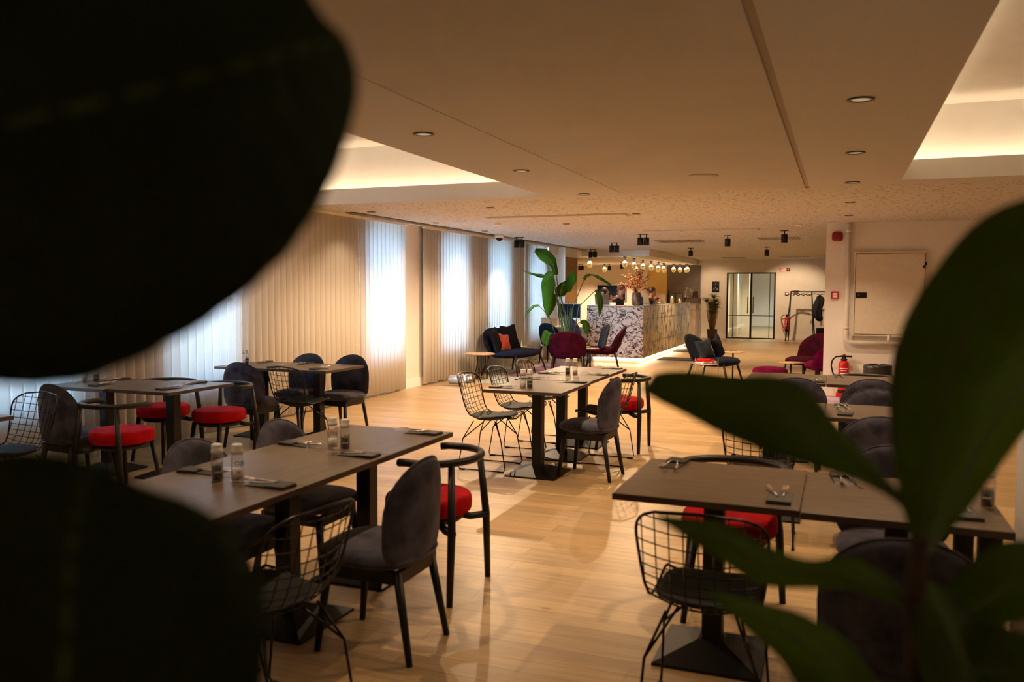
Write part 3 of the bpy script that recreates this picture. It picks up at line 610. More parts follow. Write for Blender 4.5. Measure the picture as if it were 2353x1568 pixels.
for x, y, a, l in (
    (-1.92, 6.72, 176, 'charcoal velvet chair at the right side of the centre table row, in side view'),
    (-5.42, 4.72, 84, 'charcoal velvet chair at far left, between the wire chair and a red seated chair'),
    (-5.42, 6.78, 92, 'charcoal velvet chair left of the wire chair, at the table before the wide blind'),
    (-5.45, 7.58, 270, 'velvet chair behind the middle of the back left table'), (-4.93, 7.62, 268, 'velvet chair at the end of the wide blind, next to the bright window'),
    (-2.66, 3.11, 0, 'nearer velvet chair behind the nearest table row, its top beside the mills'), (-2.65, 3.76, 0, 'velvet chair behind the nearest table row, farther one'),
    (.20, 2.86, 90, 'large dark velvet chair in the right foreground behind the plant stem'), (.24, 4.02, 268, 'grey velvet chair at the far side of the right foreground pair of tables'),
    (.24, 5.42, 90, 'velvet chair facing the second right-hand table row from the near side'), (.25, 6.42, 270, 'velvet chair at the far side of the second right-hand table row'), (.26, 7.62, 90, 'velvet chair directly below the fire extinguisher and bin, near side of its table'),
    (-.32, 7.50, 90, 'velvet chair partly behind the big leaf, near side of the farthest table')):
    dup(VC, (x, y, 0), math.radians(a), l)
for x, y, a, l in (
    (-2.83, 7.40, 2, 'black wire chair in the middle of the three left of the centre tables'), (-2.84, 8.19, 0, 'farthest of the three black wire chairs left of the centre tables'), (-1.97, 7.35, 178, 'black wire chair right of the centre tables, before the red seat'),
    (-4.88, 6.80, 84, 'black wire chair at the table before the wide blind'), (-5.22, 3.98, 268, 'black wire chair at the left frame edge'), (-3.02, 2.55, 35, 'black wire chair almost hidden by the dark leaf, only its top rim showing'),
    (-1.88, 2.42, 172, 'black wire chair in the left foreground, its mesh in front of the table column'), (-.42, 3.03, 90, 'black wire chair in the right foreground before the red seat'), (-.44, 5.42, 92, 'black wire chair below the big green leaf, at the middle right-hand tables')):
    dup(WC, (x, y, 0), math.radians(a), l)
for x, y, a, l in (
    (-1.99, 8.03, 180, 'curved rail chair with red seat at the right side of the centre tables'), (-5.02, 4.76, 90, 'nearest of the three red seated chairs around the window table pair'), (-5.07, 5.88, 268, 'red seated chair behind the right end of the window table pair'), (-5.72, 5.90, 270, 'red seated curved rail chair behind the pair with three red seats, left one'),
    (-.47, 4.08, 270, 'red seated curved rail chair at the pier-side table, its rail above the table'), (-.52, 8.72, 270, 'curved rail chair behind the left end of the tables before the extinguisher'), (.28, 8.95, 270, 'curved rail chair behind the tables before the extinguisher, before the round bin')):
    dup(TCH, (x, y, 0), math.radians(a), l)

# ------------------------------------------------------------------ place settings
def pouch(label):
    o = thing('cutlery_pouch', label, 'napkin pouch', group='black cutlery pouches')
    MB().add([(-.10, -.045, 0), (.10, -.045, 0), (.10, .045, 0), (-.10, .045, 0), (-.10, -.043, .010), (.092, -.045, .004), (.092, .045, .004), (-.10, .043, .012)],
             [(3, 2, 1, 0), (0, 1, 5, 4), (1, 2, 6, 5), (2, 3, 7, 6), (3, 0, 4, 7), (4, 5, 6, 7)]).build('sleeve', 'napkin', o, bevel=.0015)
    B(-.098, .0, -.046, .047, .0125, .0135).build('napkin', 'napkin', o)
    return o
def fork(label):
    o = MB(); o.tube([(-.06, 0, .016), (0, 0, .017), (.06, 0, .016)], [.003, .003, .004], 6)
    o.add([(.055, -.006, .016), (.075, -.012, .017), (.09, -.012, .018), (.09, .012, .018), (.075, .012, .017), (.055, .006, .016), (.055, -.006, .018), (.075, -.012, .019), (.09, -.012, .020), (.09, .012, .020), (.075, .012, .019), (.055, .006, .018)],
          [(5, 4, 3, 2, 1, 0), (6, 7, 8, 9, 10, 11)] + [(i, (i + 1) % 6, 6 + (i + 1) % 6, 6 + i) for i in range(6)])
    for k in range(4): o.tube([(.088, -.0105 + .007 * k, .019), (.11, -.0105 + .007 * k, .022), (.135, -.0105 + .007 * k, .020)], [.0017, .0017, .001], 5)
    return tag(o.build('fork', 'steel'), label, 'fork', 'steel forks in the pouches')
def knife(label):
    o = MB(); o.tube([(-.06, 0, .016), (.05, 0, .016)], .0035, 6)
    o.add([(.05, -.004, .0155), (.115, -.010, .0155), (.135, -.004, .0155), (.13, .004, .0155), (.05, .004, .0155), (.05, -.004, .0175), (.115, -.010, .0175), (.135, -.004, .0175), (.13, .004, .0175), (.05, .004, .0175)],
          [(4, 3, 2, 1, 0), (5, 6, 7, 8, 9)] + [(i, (i + 1) % 5, 5 + (i + 1) % 5, 5 + i) for i in range(5)])
    return tag(o.build('knife', 'steel'), label, 'knife', 'steel knives in the pouches')
PL = [
    (-2.16, 4.16, 180, 'at the far right corner of the nearest table row'), (-2.16, 3.48, 180, 'on the nearest table row beside the farther mills'), (-2.16, 2.80, 180, 'on the nearest table row beside the nearer mills'), (-2.60, 3.60, 0, 'on the nearest table row before the farther velvet chair back'), (-2.60, 2.90, 0, 'on the nearest table row beside the nearer velvet chair back'),
    (-2.58, 6.36, 0, 'at the near left corner of the centre tables'), (-2.60, 7.12, 0, 'left on the middle of the centre tables'), (-2.14, 6.98, 180, 'right on the nearest centre table'), (-2.60, 7.62, 0, 'left of the farther mills on the centre tables'), (-2.14, 7.70, 180, 'right on the middle centre table'), (-2.17, 8.36, 180, 'at the far right corner of the centre tables'),
    (-5.10, 5.62, 270, 'at the far right of the pair with three red seats'), (-5.70, 5.20, 90, 'near the seam of the pair with three red seats'), (-5.00, 5.22, 90, 'at the near corner of the pair with three red seats'), (-5.90, 5.56, 270, 'right of the mills on the pair with three red seats'),
    (-5.85, 7.52, 270, 'right of the mills on the table before the wide blind'), (-5.35, 7.56, 270, 'on the back left table before the middle velvet chair'), (-4.88, 7.12, 90, 'at the near right corner of the back left table'), (-5.40, 7.12, 90, 'above the wire chair on the back left table'),
    (-.70, 3.87, 270, 'at the far left corner of the pier-side table'), (-.20, 3.38, 90, 'above the red seat on the pier-side tables'), (.03, 3.84, 270, 'at the far side of the pier-side tables'), (.44, 3.40, 90, 'beside the single mill on the pier-side tables'),
    (-.16, 7.92, 90, 'at the seam of the tables before the extinguisher'), (.0, 8.50, 270, 'on the tables before the extinguisher before the fire extinguisher'), (.02, 6.26, 270, 'on the middle right-hand tables'),
    (.05, 5.9, 90, 'on the middle right-hand tables behind the leaf')]
p0 = None
for x, y, a, l in PL:
    ra = math.radians(a + random.uniform(-7, 7)); z = .7502
    ca, sa = math.cos(ra), math.sin(ra)
    if p0 is None:
        p0 = pouch('black cutlery pouch ' + l); p0.location = (x, y, z); p0.rotation_euler = (0, 0, ra)
        f0 = fork('fork in pouch ' + l); k0 = knife('knife in pouch ' + l)
        fo, ko = f0, k0
    else:
        dup(p0, (x, y, z), ra, 'black cutlery pouch ' + l); fo = dup(f0, (0, 0, 0), 0, 'fork in pouch ' + l); ko = dup(k0, (0, 0, 0), 0, 'knife in pouch ' + l)
    for ob, off, da in ((fo, -.014, .0), (ko, .022, .28)):
        ob.location = (x + ca * .03 - sa * off, y + sa * .03 + ca * off, z); ob.rotation_euler = (0, 0, ra + da)
def mill(kind, label):
    o = thing('%s_mill' % kind, label, '%s mill' % kind, group='glass %s mills' % kind)
    MB().lathe([(.0, 0), (.023, 0), (.025, .004), (.025, .105), (.021, .112), (.021, .118)], 20).build('glass_body', 'glass', o)
    MB().lathe([(0, .004), (.022, .004), (.022, .062 if kind == 'pepper' else .045), (0, .064 if kind == 'pepper' else .048)], 16).build('contents', 'pepper' if kind == 'pepper' else 'salt', o)
    MB().lathe([(.021, .112), (.026, .118), (.026, .128), (.022, .131), (.023, .148), (.02, .155), (0, .156)], 20).build('cap', 'cap', o)
    text('OX' if kind == 'salt' else 'no', .026, 'teal' if kind == 'salt' else ('ink'), o, (.006, -.0262, .076), (PI / 2, 0, 0))
    text('SEA SALT' if False else 'pepper' if kind == 'pepper' else 'salt', .011, 'white' if kind == 'pepper' else 'teal', o, (.0, -.0262, .040), (PI / 2, 0, 0))
    return o
sm, pmill = None, None
MP = [(-2.395, 3.61, -2.305, 3.585, .6, 'farther', 'on the nearest table row'), (-2.35, 2.83, -2.43, 2.80, .8, 'nearer', 'on the nearest table row'), (-2.42, 6.43, -2.36, 6.43, .5, 'pair', 'on the nearest centre table'), (-2.35, 7.66, -2.41, 7.62, .5, 'pair', 'on the middle centre table'), (-5.93, 7.28, -5.88, 7.26, .9, 'pair', 'on the table before the wide blind'), (-6.03, 5.33, -5.95, 5.38, .9, 'pair', 'on the pair with three red seats')]
for sx_, sy_, px_, py_, a, w, l in MP:
    ls = 'clear salt mill with white cap, %s %s' % ('of the ' + w if w != 'pair' else 'standing', l); lp = ls.replace('salt mill with white cap', 'pepper mill with dark corns')
    if sm is None:
        sm = mill('salt', ls); sm.location = (sx_, sy_, .7502); sm.rotation_euler = (0, 0, a)
        pmill = mill('pepper', lp); pmill.location = (px_, py_, .7502); pmill.rotation_euler = (0, 0, a)
    else: dup(sm, (sx_, sy_, .7502), a, ls); dup(pmill, (px_, py_, .7502), a, lp)
dup(pmill, (.535, 3.55, .7502), -.2, 'single pepper mill on the pier-side table against the pier')

# ------------------------------------------------------------------ lounge furniture
def lounge_legs(o, hx, hy, z=.36, r=.022):
    for x in (-1, 1):
        for y in (-1, 1): MB().tube([(x * hx * .8, y * hy * .85, z), (x * hx * 1.08, y * hy * 1.02, 0)], [r, r * .65], 10).build('leg', 'bwood', o)
def lounge_chair(name, label, cat, loc, rz, m, w=.66, d=.66, h=.80, group=None, seatz=.40):
    o = thing(name, label, cat, loc, rz, group)
    MB().pad(se(d / 2, w / 2, 2.6), .155, lambda a, b, hh: (.03 + a, b, seatz - .02 + hh + .02 * a), p=4).build('seat', m, o)
    hh_ = h - seatz + .04
    def mp(a, b, t):
        z = seatz - .04 + hh_ / 2 + a; v = (z - seatz) / (h - seatz); return (-d / 2 + .05 - .16 * v + .75 * abs(b / w) ** 2.2 * .62 * (1.1 - .35 * v) - t, b, z)
    MB().pad(shell_outline(w * 1.04, hh_), .075, mp, p=5, nt=44).build('backrest', m, o)
    lounge_legs(o, d / 2 - .03, w / 2 - .03); return o
def pillow(label, loc, rz, lean, m, s=.24, tilt=0, group='throw pillows'):
    def f(t):
        c, s_ = math.cos(t), math.sin(t); k = 1 / max(abs(c), abs(s_)); k = k * (1 - .13 * (1 - (abs(math.sin(2 * t))) ** 3)); return s * c * k, s * s_ * k
    o = MB().pad(f, .15, lambda a, b, h: (h, b, a * (1 - .0 * b)), p=1.5, nt=40).build('throw_pillow', m)
    o.location = loc; o.rotation_mode = 'XYZ'; o.rotation_euler = Matrix.Identity(3).to_euler()
    o.rotation_euler = (Matrix.Rotation(rz, 3, 'Z') @ Matrix.Rotation(-lean, 3, 'Y') @ Matrix.Rotation(tilt, 3, 'X')).to_euler()
    return tag(o, label, 'pillow', group)
lounge_chair('two_seat_sofa', 'navy velvet two-seat sofa before the blinds with three pillows', 'sofa', (-5.62, 14.5, 0), math.radians(-3), 'navy', 1.38, .72, .84)
pillow('slate pillow at the left end of the navy sofa', (-5.83, 14.08, .63), math.radians(10), .30, 'dpillow', .23, .1)
pillow('small rust red pillow in the middle of the navy sofa', (-5.78, 14.36, .58), math.radians(-8), .34, 'rust', .17, -.15)
pillow('black pillow with pointed corners at the right end of the navy sofa', (-5.80, 14.72, .65), math.radians(-12), .30, 'dpillow', .25, .05)
lounge_chair('lounge_chair', 'burgundy velvet lounge chair seen from behind, just past the centre tables', 'armchair', (-4.62, 14.62, 0), math.radians(104), 'burg', .66, .66, .82, 'velvet lounge chairs')
p = onY(1384, 810, 15.9)
lounge_chair('lounge_chair', 'burgundy lounge chair in side view before the marble counter, holding a slate pillow', 'armchair', (p.x, 15.9, 0), math.radians(196), 'burg', .66, .66, .82, 'velvet lounge chairs')
pillow('slate grey pillow on the burgundy chair before the marble counter', (p.x + .05, 15.80, .64), math.radians(205), .25, 'pillow', .24, .12)
lounge_chair('lounge_chair', 'navy lounge chair right of the counter with two dark pillows', 'armchair', (-1.93, 14.2, 0), math.radians(-14), 'navy', .74, .74, .82, 'velvet lounge chairs')
pillow('slate pillow nearer on the navy lounge chair', (-2.06, 13.98, .58), math.radians(-35), .30, 'pillow', .175, .15)
pillow('black pillow farther on the navy lounge chair', (-1.90, 14.33, .60), math.radians(-8), .28, 'dpillow', .20, .3)
lounge_chair('lounge_chair', 'dark burgundy lounge chair facing the room beside the white pier wall', 'armchair', (-.46, 14.95, 0), math.radians(240), 'burg', .72, .70, .84, 'velvet lounge chairs')
lounge_chair('lounge_chair', 'magenta lounge chair partly hidden by the white cabinet wall', 'armchair', (-.18, 14.05, 0), math.radians(118), 'mag', .62, .62, .76, 'velvet lounge chairs')
o = thing('ottoman', 'round magenta velvet ottoman above the far right-hand tables', 'ottoman', (-.95, 12.95, 0))
MB().pad(se(.255, .255, 2), .13, lambda a, b, h: (a, b, .365 + h), p=5).build('cushion', 'mag', o)
for a in range(4): MB().tube([(.15 * math.cos(a * H + .7), .15 * math.sin(a * H + .7), .30), (.2 * math.cos(a * H + .7), .2 * math.sin(a * H + .7), 0)], [.018, .013], 10).build('leg', 'bwood', o)
# side tables
o = thing('wire_side_table', 'light wood side table on a black wire basket, left of the navy sofa', 'side table', (-5.80, 13.35, 0))
MB().lathe([(0, .425), (.25, .428), (.27, .44), (.25, .45), (0, .45)], 32, (-.03, 0, 0)).build('table_top', 'wood', o)
wb = MB()
for k in range(22):
    a = 2 * PI * k / 22; c_, s_ = math.cos(a), math.sin(a); wb.tube([(.07 * c_, .07 * s_, .425), (.075 * c_, .075 * s_, .25), (.11 * c_, .11 * s_, .12), (.115 * c_, .115 * s_, .005)], .0035, 5)
wb.tube([(.115 * math.cos(2 * PI * k / 30), .115 * math.sin(2 * PI * k / 30), .006) for k in range(30)], .005, 6, True); wb.build('wire_base', 'wire', o)
o = thing('glass_side_table', 'brass and glass side table just right of the navy sofa', 'side table', onY(1206, 800, 15.6).to_2d().to_3d())
MB().lathe([(0, .50), (.16, .50), (.16, .515), (0, .515)], 24).build('table_top', 'glass', o); MB().lathe([(0, .42), (.14, .42), (.14, .45), (0, .45)], 24).build('shelf', 'brass', o)
for k in range(4):
    a = PI / 4 + k * H; MB().rod((.15 * math.cos(a), .15 * math.sin(a), .54), (.15 * math.cos(a), .15 * math.sin(a), 0), .006).build('leg', 'brass', o)
o = thing('steel_side_table', 'round polished steel side table with red books, beside the navy lounge chair', 'side table', (-1.90, 12.98, 0))
MB().lathe([(0, .435), (.19, .435), (.195, .44), (.195, .475), (.19, .477), (.187, .445), (0, .445)], 32).build('tray', 'chrome', o)
for k in range(3):
    a = 2 * PI * k / 3 + .5; MB().rod((.2 * math.cos(a), .2 * math.sin(a), .52), (.2 * math.cos(a), .2 * math.sin(a), 0), .006).build('leg', 'chrome', o)
tag(MB().obox((0, 0, .011), (.13, .03, 0), (-.02, .09, 0), (0, 0, .011)).build('book', 'extred'), 'large red book on the steel side table', 'book', 'red books on the steel side table').location = (-1.92, 12.97, .478)
tag(MB().obox((0, 0, .008), (.10, -.03, 0), (.02, .075, 0), (0, 0, .008)).build('book', 'extred'), 'smaller red book lying crosswise on top of the large one', 'book', 'red books on the steel side table').location = (-1.90, 12.98, .501)
o = thing('slim_side_table', 'small round table on one slim leg behind the navy lounge chair', 'side table', (-1.72, 14.95, 0))
MB().lathe([(0, .48), (.2, .482), (.2, .492), (0, .494)], 26).build('table_top', 'wood', o); MB().rod((0, 0, 0), (0, 0, .48), .014).build('leg', 'bwood', o); MB().lathe([(0, 0), (.13, 0), (.13, .01), (0, .012)], 24).build('base', 'bwood', o)
tag(MB().lathe([(0, 0), (.05, 0), (.055, .03), (.04, .035), (0, .03)], 16).build('ashtray', 'chrome'), 'little steel bowl on the slim table behind the navy chair', 'bowl').location = (-1.78, 14.92, .4945)
o = thing('wooden_side_table', 'round light wood side table between the burgundy and magenta chairs', 'side table', (-.72, 14.15, 0))
MB().lathe([(0, .395), (.21, .398), (.22, .408), (0, .415)], 28).build('table_top', 'wood', o); MB().rod((0, 0, 0), (0, 0, .40), .014).build('leg', 'bwood', o); MB().lathe([(0, 0), (.13, 0), (.13, .01), (0, .012)], 24).build('base', 'bwood', o)
tag(B(-.08, .08, -.055, .055, 0, .006).build('paper_menu', 'paper'), 'white paper lying on the round light wood table', 'paper').location = (-.66, 14.12, .4152)
q = onY(1356, 810, 15.3)
o = thing('slate_side_table', 'small dark round side table left of the pillow chair at the counter', 'side table', (q.x, 15.3, 0))
MB().lathe([(0, .445), (.17, .447), (.17, .457), (0, .459)], 26).build('table_top', 'top', o); MB().rod((0, 0, 0), (0, 0, .45), .018).build('leg', 'bwood', o); MB().lathe([(0, 0), (.13, 0), (.13, .01), (0, .012)], 24).build('base', 'bwood', o)
tag(MB().lathe([(0, 0), (.06, 0), (.07, .03), (.06, .035), (.05, .01), (0, .01)], 18).build('brass_dish', 'brass'), 'low brass dish on the small dark round table', 'dish').location = (q.x - .06, 15.3, .4592)
# rugs and mats
tag(B(-.7, .7, -1.1, 1.1, 0, .010).build('rug', 'rugp'), 'violet and orange rug between the navy sofa and burgundy chair', 'rug').location = (-4.95, 15.2, .001)
r_ = tag(B(-.55, .55, -.55, .55, 0, .008).build('rug', 'rugg'), 'pale grey green rug before the navy sofa, behind the wire chairs', 'rug'); r_.location = (-5.15, 13.35, .001); r_.rotation_euler = (0, 0, .15)
tag(B(-.8, .8, -.8, .8, 0, .010).build('rug', 'rugb'), 'lilac and blue rug under the magenta chair by the pier wall', 'rug').location = (-.85, 13.2, .001) if False else (-.78, 12.35, .001)
tag(B(-.75, .75, -.38, .38, 0, .012).build('doormat', 'mat_'), 'dark patterned doormat, nearer of the two before the counter', 'doormat', 'dark doormats before the counter').location = (-3.05, 18.95, .001)
tag(B(-.75, .75, -.38, .38, 0, .012).build('doormat', 'mat_'), 'dark patterned doormat, farther of the two before the counter', 'doormat', 'dark doormats before the counter').location = (-3.2, 21.7, .001)
# chrome floor light by the blinds
o = thing('floor_lamp_head', 'silver cylinder lamp lying on the floor by the blinds, behind the first wire chair', 'floor lamp', onZ(1066, 888, 0))
MB().tube([(-.26, 0, .1), (-.24, 0, .1), (-.02, .0, .1), (.0, 0, .1)], [.06, .075, .075, .07], 18).build('barrel', 'grey', o)
MB().lathe([(0, 0), (.115, 0), (.12, .02), (.12, .19), (.10, .2), (0, .2)], 26, (.08, 0, 0)).build('body', 'chrome', o)

# ------------------------------------------------------------------ marble counter
o = thing('marble_counter', 'long reception bar clad in violet veined marble with a lit plinth', 'counter', (0, 0, 0))
B(-5.09, -3.86, 17.42, 17.50, .12, 1.20).build('front_cladding', 'marble', o)
B(-3.94, -3.86, 17.501, 23.3, .12, 1.20).build('side_cladding', 'marbley', o)
for z_ in (.42, .93): B(-3.859, -3.857, 17.6, 23.2, z_, z_ + .006).build('joint', 'ink', o)
B(-5.09, -3.86, 17.42, 17.95, 1.20, 1.225).build('counter_top', 'top', o, bevel=.003); B(-4.42, -3.86, 17.95, 23.3, 1.20, 1.225).build('counter_top', 'top', o, bevel=.003)
MB().box(-4.98, -3.99, 17.52, 17.9, 0, 1.2).box(-4.36, -3.99, 17.9, 23.2, 0, 1.2).build('body', 'paint', o)
MB().box(-4.95, -3.96, 17.50, 17.515, .085, .105).build('led_strip', 'strip', o)
MB().box(-3.985, -3.965, 17.5, 23.2, .06, .10).build('led_strip', 'strip', o)
o = thing('bar_sideboard', 'pale marble sideboard behind the right end of the long bar', 'counter', (0, 0, 0))
B(-5.6, -4.05, 25.4, 26.4, .10, 1.13).build('body', 'pale', o); B(-5.6, -4.03, 25.38, 26.42, 1.13, 1.155).build('counter_top', 'pale', o); B(-5.55, -4.1, 25.46, 26.35, 0, .10).build('plinth', 'paint', o); B(-5.5, -4.1, 25.43, 25.455, .06, .09).build('led_strip', 'strip', o)
ZT = 1.2252
def P(px, Y): return onY(px, 690, Y).x
# vase with dried foliage
vx, vy = -4.07, 17.68
o = thing('floor_vase', 'brown stoneware vase on the counter holding dried orange foliage', 'vase', (vx, vy, ZT))
MB().lathe([(0, 0), (.075, 0), (.095, .03), (.108, .14), (.100, .22), (.085, .275), (.088, .285), (.075, .285), (.078, .27), (0, .25)], 24).build('body', 'vase', o)
db = MB(); random.seed(3)
for k in range(70):
    a = random.uniform(0, 2 * PI); sp = random.uniform(.05, .33); h = random.uniform(.12, .5) * (1.15 - sp); 
    pts = [(0, 0, .24), (sp * .35 * math.cos(a), sp * .35 * math.sin(a), .24 + h * .7), (sp * math.cos(a), sp * math.sin(a), .26 + h)]
    db.tube(pts, [.003, .002, .001], 4)
    for j in range(7):
        t = .35 + .65 * j / 6; q_ = Vector(pts[1]).lerp(Vector(pts[2]), t); d_ = Vector((random.uniform(-1, 1), random.uniform(-1, 1), random.uniform(-.4, 1))).normalized() * random.uniform(.02, .05); n_ = d_.orthogonal().normalized() * .007
        db.add([q_ - n_, q_ + d_ * .5 - n_ * 1.6, q_ + d_, q_ + d_ * .5 + n_ * 1.6, q_ + n_], [(0, 1, 2, 3, 4)])
tag(db.build('dried_bouquet', 'dried'), 'dried orange leaves and grasses standing in the brown vase', 'dried flowers', kind='stuff').location = (vx, vy, ZT)
def laptop(px, Y, rz, label, m='gold'):
    o = thing('laptop', label, 'laptop', (P(px, Y), Y, ZT), rz, 'laptops on the counter')
    B(-.16, .16, -.11, .11, 0, .016).build('keyboard_base', 'alu', o)
    MB().obox((0, .125, .125), (.16, 0, 0), (0, .004, -.001), (0, .035, .115)).build('screen_lid', m, o); return o
laptop(1387, 17.75, PI, 'open dark laptop at the left end of the marble counter', 'taupe')
laptop(1487, 18.6, -.5 + PI, 'open gold laptop right of the brown vase'); laptop(1522, 20.3, -.4 + PI, 'open gold laptop between fruit bowl and lantern')
tag(MB().lathe([(0, 0), (.03, 0), (.032, .14), (.012, .17), (.012, .19), (0, .19)], 14).build('water_bottle', 'blue'), 'small blue bottle right of the brown vase', 'bottle').location = (P(1475, 17.9), 17.9, ZT)
tag(B(-.12, .12, -.05, .05, 0, .01).build('orange_leaflet', 'orange'), 'orange leaflet lying at the front edge of the counter', 'leaflet').location = (P(1424, 17.55), 17.6, ZT)
tag(B(-.05, .05, -.03, .03, 0, .06).build('card_holder', 'paper'), 'small white card holder beside the orange leaflet', 'card holder').location = (P(1411, 17.75), 17.72, ZT)
o = thing('small_dried_plant', 'little dried ornament plant standing behind the counter front', 'ornament', (P(1404, 17.85), 17.85, ZT))
MB().lathe([(0, 0), (.03, 0), (.035, .05), (.02, .07), (0, .07)], 14).build('pot', 'pot', o); sp_ = MB()
for k in range(5): sp_.lathe([(.01, .07 + .03 * k), (.045 - .004 * k, .075 + .03 * k), (.008, .10 + .03 * k)], 8)
sp_.build('foliage', 'dried', o)
# fruit bowl
bx, by = P(1507, 19.6), 19.6
tag(MB().lathe([(0, 0), (.07, 0), (.13, .05), (.15, .10), (.145, .10), (.12, .05), (.06, .012), (0, .012)], 26).build('fruit_bowl', 'glass'), 'glass fruit bowl on the counter, left of the gold laptop', 'bowl').location = (bx, by, ZT)
for i, (dx, dy, dz, m, l) in enumerate(((-.06, -.03, .075, 'olive', 'green apple at the left of the fruit bowl'), (.0, -.06, .075, 'olive', 'green apple at the front of the fruit bowl'), (.065, -.02, .08, 'orange', 'orange at the right of the fruit bowl'), (.03, .04, .085, 'redapple', 'red apple at the back of the fruit bowl'), (-.02, .02, .135, 'orange', 'orange on top of the fruit pile'), (.05, -.01, .15, 'redapple', 'red apple on top of the fruit pile'))):
    tag(MB().lathe([(0, -.028), (.02, -.036), (.038, -.01), (.036, .018), (.018, .034), (0, .028)], 14).build('apple' if 'apple' in l else 'orange', m), l, 'fruit', 'fruit in the glass bowl').location = (bx + dx, by + dy, ZT + dz)
# lanterns and candles
def lantern(px, Y, label):
    x = P(px, Y); o = thing('candle_lantern', label, 'lantern', (x, Y, ZT), .2, 'black framed glass lanterns'); f = MB(); s_ = .09; h = .26
    for a in (-s_, s_):
        for b in (-s_, s_): f.box(a - .006, a + .006, b - .006, b + .006, 0, h)
    f.box(-s_, s_, -s_, s_, 0, .012)
    for z_ in (h - .01,):
        f.box(-s_, s_, -s_ - .006, -s_ + .006, z_, h).box(-s_, s_, s_ - .006, s_ + .006, z_, h).box(-s_ - .006, -s_ + .006, -s_, s_, z_, h).box(s_ - .006, s_ + .006, -s_, s_, z_, h)
    f.tube([(-.03, 0, h), (-.02, 0, h + .04), (.02, 0, h + .04), (.03, 0, h)], .004, 5); f.box(-.04, .04, -s_, s_, h - .008, h)
    f.build('frame', 'black', o)
    B(-s_ + .004, s_ - .004, -s_, -s_ + .002, .012, h - .01).build('pane', 'glass', o)
    return x
def candle(x, Y, z, r, h, label):
    o = thing('candle', label, 'candle', (x, Y, z), 0, 'lit candles on the counter'); MB().lathe([(0, 0), (r, 0), (r, h), (0, h - .003)], 16).build('wax_body', 'wax', o); MB().lathe([(0, h), (.008, h + .012), (.006, h + .028), (0, h + .042)], 10).build('flame', 'flame', o)
x = lantern(1544, 21.3, 'black framed lantern holding a tall lit candle'); candle(x, 21.3, ZT + .012, .04, .13, 'tall lit candle inside the left lantern')
x = lantern(1560, 22.2, 'empty black framed lantern, right of the candle lantern')
candle(P(1562, 21.7), 21.7, ZT, .035, .07, 'short lit candle in front of the empty lantern')
tag(MB().lathe([(0, 0), (.05, 0), (.055, .10), (.05, .10), (.045, .008), (0, .008)], 20).build('candle_glass', 'glass'), 'glass cup around the short candle', 'glass').location = (P(1562, 21.7), 21.7, ZT)
tag(MB().lathe([(0, 0), (.04, 0), (.042, .20), (.014, .26), (.013, .34), (0, .34)], 16).build('wine_bottle', 'black'), 'dark bottle with a tall neck left behind the candle lantern', 'bottle').location = (P(1536, 22.4), 22.4, ZT)
# dispensers on wooden stand
sy = 25.6
o = thing('wooden_stand', 'brown wooden stand on the pale sideboard under the two drink dispensers', 'stand', (0, 0, 0))
MB().box(P(1571, sy), P(1608, sy), sy - .1, sy + .2, 1.30, 1.33).box(P(1571, sy), P(1573, sy), sy - .1, sy + .2, 1.156, 1.30).box(P(1606, sy), P(1608, sy), sy - .1, sy + .2, 1.156, 1.30).build('shelf_board', 'board', o)
for px, mt, l in ((1581, 'water', 'drink dispenser half filled with water, left on the wooden stand'), (1597, 'juice', 'drink dispenser filled with dark red juice, right on the wooden stand')):
    o = thing('drink_dispenser', l, 'drink dispenser', (P(px, sy), sy + .04, 1.3305), 0, 'glass drink dispensers')
    MB().lathe([(0, 0), (.085, 0), (.105, .03), (.105, .20), (.07, .26), (.065, .30)], 22).build('jar', 'glass', o); MB().lathe([(0, .004), (.095, .03), (.097, .10 if mt == 'water' else .20), (0, .10 if mt == 'water' else .205)], 20).build('drink', mt, o)
    MB().lathe([(0, .30), (.072, .30), (.072, .315), (0, .32)], 20).build('lid', 'lid', o); MB().rod((0, -.1, .03), (0, -.15, .03), .012).build('tap', 'chrome', o)
# TV, wall sign, desk
o = thing('wall_television', 'black television in a silver frame on the bar back wall', 'television', (0, YF - .03, 0))
a_, b_ = onY(1372, 655, YF - .05), onY(1438, 692, YF - .05)
B(a_.x, b_.x, -.04, 0, b_.z, a_.z).build('frame', 'alu', o); B(a_.x + .02, b_.x - .02, -.044, -.0405, b_.z + .02, a_.z - .02).build('screen', 'screen', o)
o = thing('wall_sign', 'black sign with white arrow and small text left of the glass door', 'sign', (-3.82, YF, 1.675))
B(-.115, .115, -.02, 0, -.175, .175).build('panel', 'black', o); text('1', .07, 'white', o, (0, -.0205, .085), (PI / 2, 0, 0)); text('\u2193' if False else 'v', .07, 'white', o, (0, -.0205, -.02), (PI / 2, 0, 0)); text('101 - 108', .04, 'white', o, (0, -.0205, -.075), (PI / 2, 0, 0))
o = thing('white_desk', 'white computer desk with closed front left of the marble counter', 'desk', (0, 0, 0))
B(-6.17, -5.06, 17.50, 18.1, .725, .75).build('desk_top', 'paint2', o); B(-6.08, -5.10, 18.04, 18.07, 0, .725).build('front_panel', 'paint2', o); B(-6.17, -6.14, 17.5, 18.1, 0, .725).build('side_panel', 'paint2', o)
cx_ = onY(1307.5, 730, 17.85).x
o = thing('desktop_computer', 'all in one computer with dark screen on the white desk', 'computer', (cx_, 17.85, .7502))
B(-.27, .27, -.012, .012, .12, .50).build('housing', 'alu', o, bevel=.004); B(-.262, .262, -.0145, -.0125, .185, .492).build('screen', 'screen', o); MB().tube([(0, .06, .006), (0, .05, .1), (0, .014, .2)], [.05, .045, .04], 8).build('stand', 'alu', o); B(-.1, .1, -.06, .1, 0, .006).build('foot', 'alu', o)
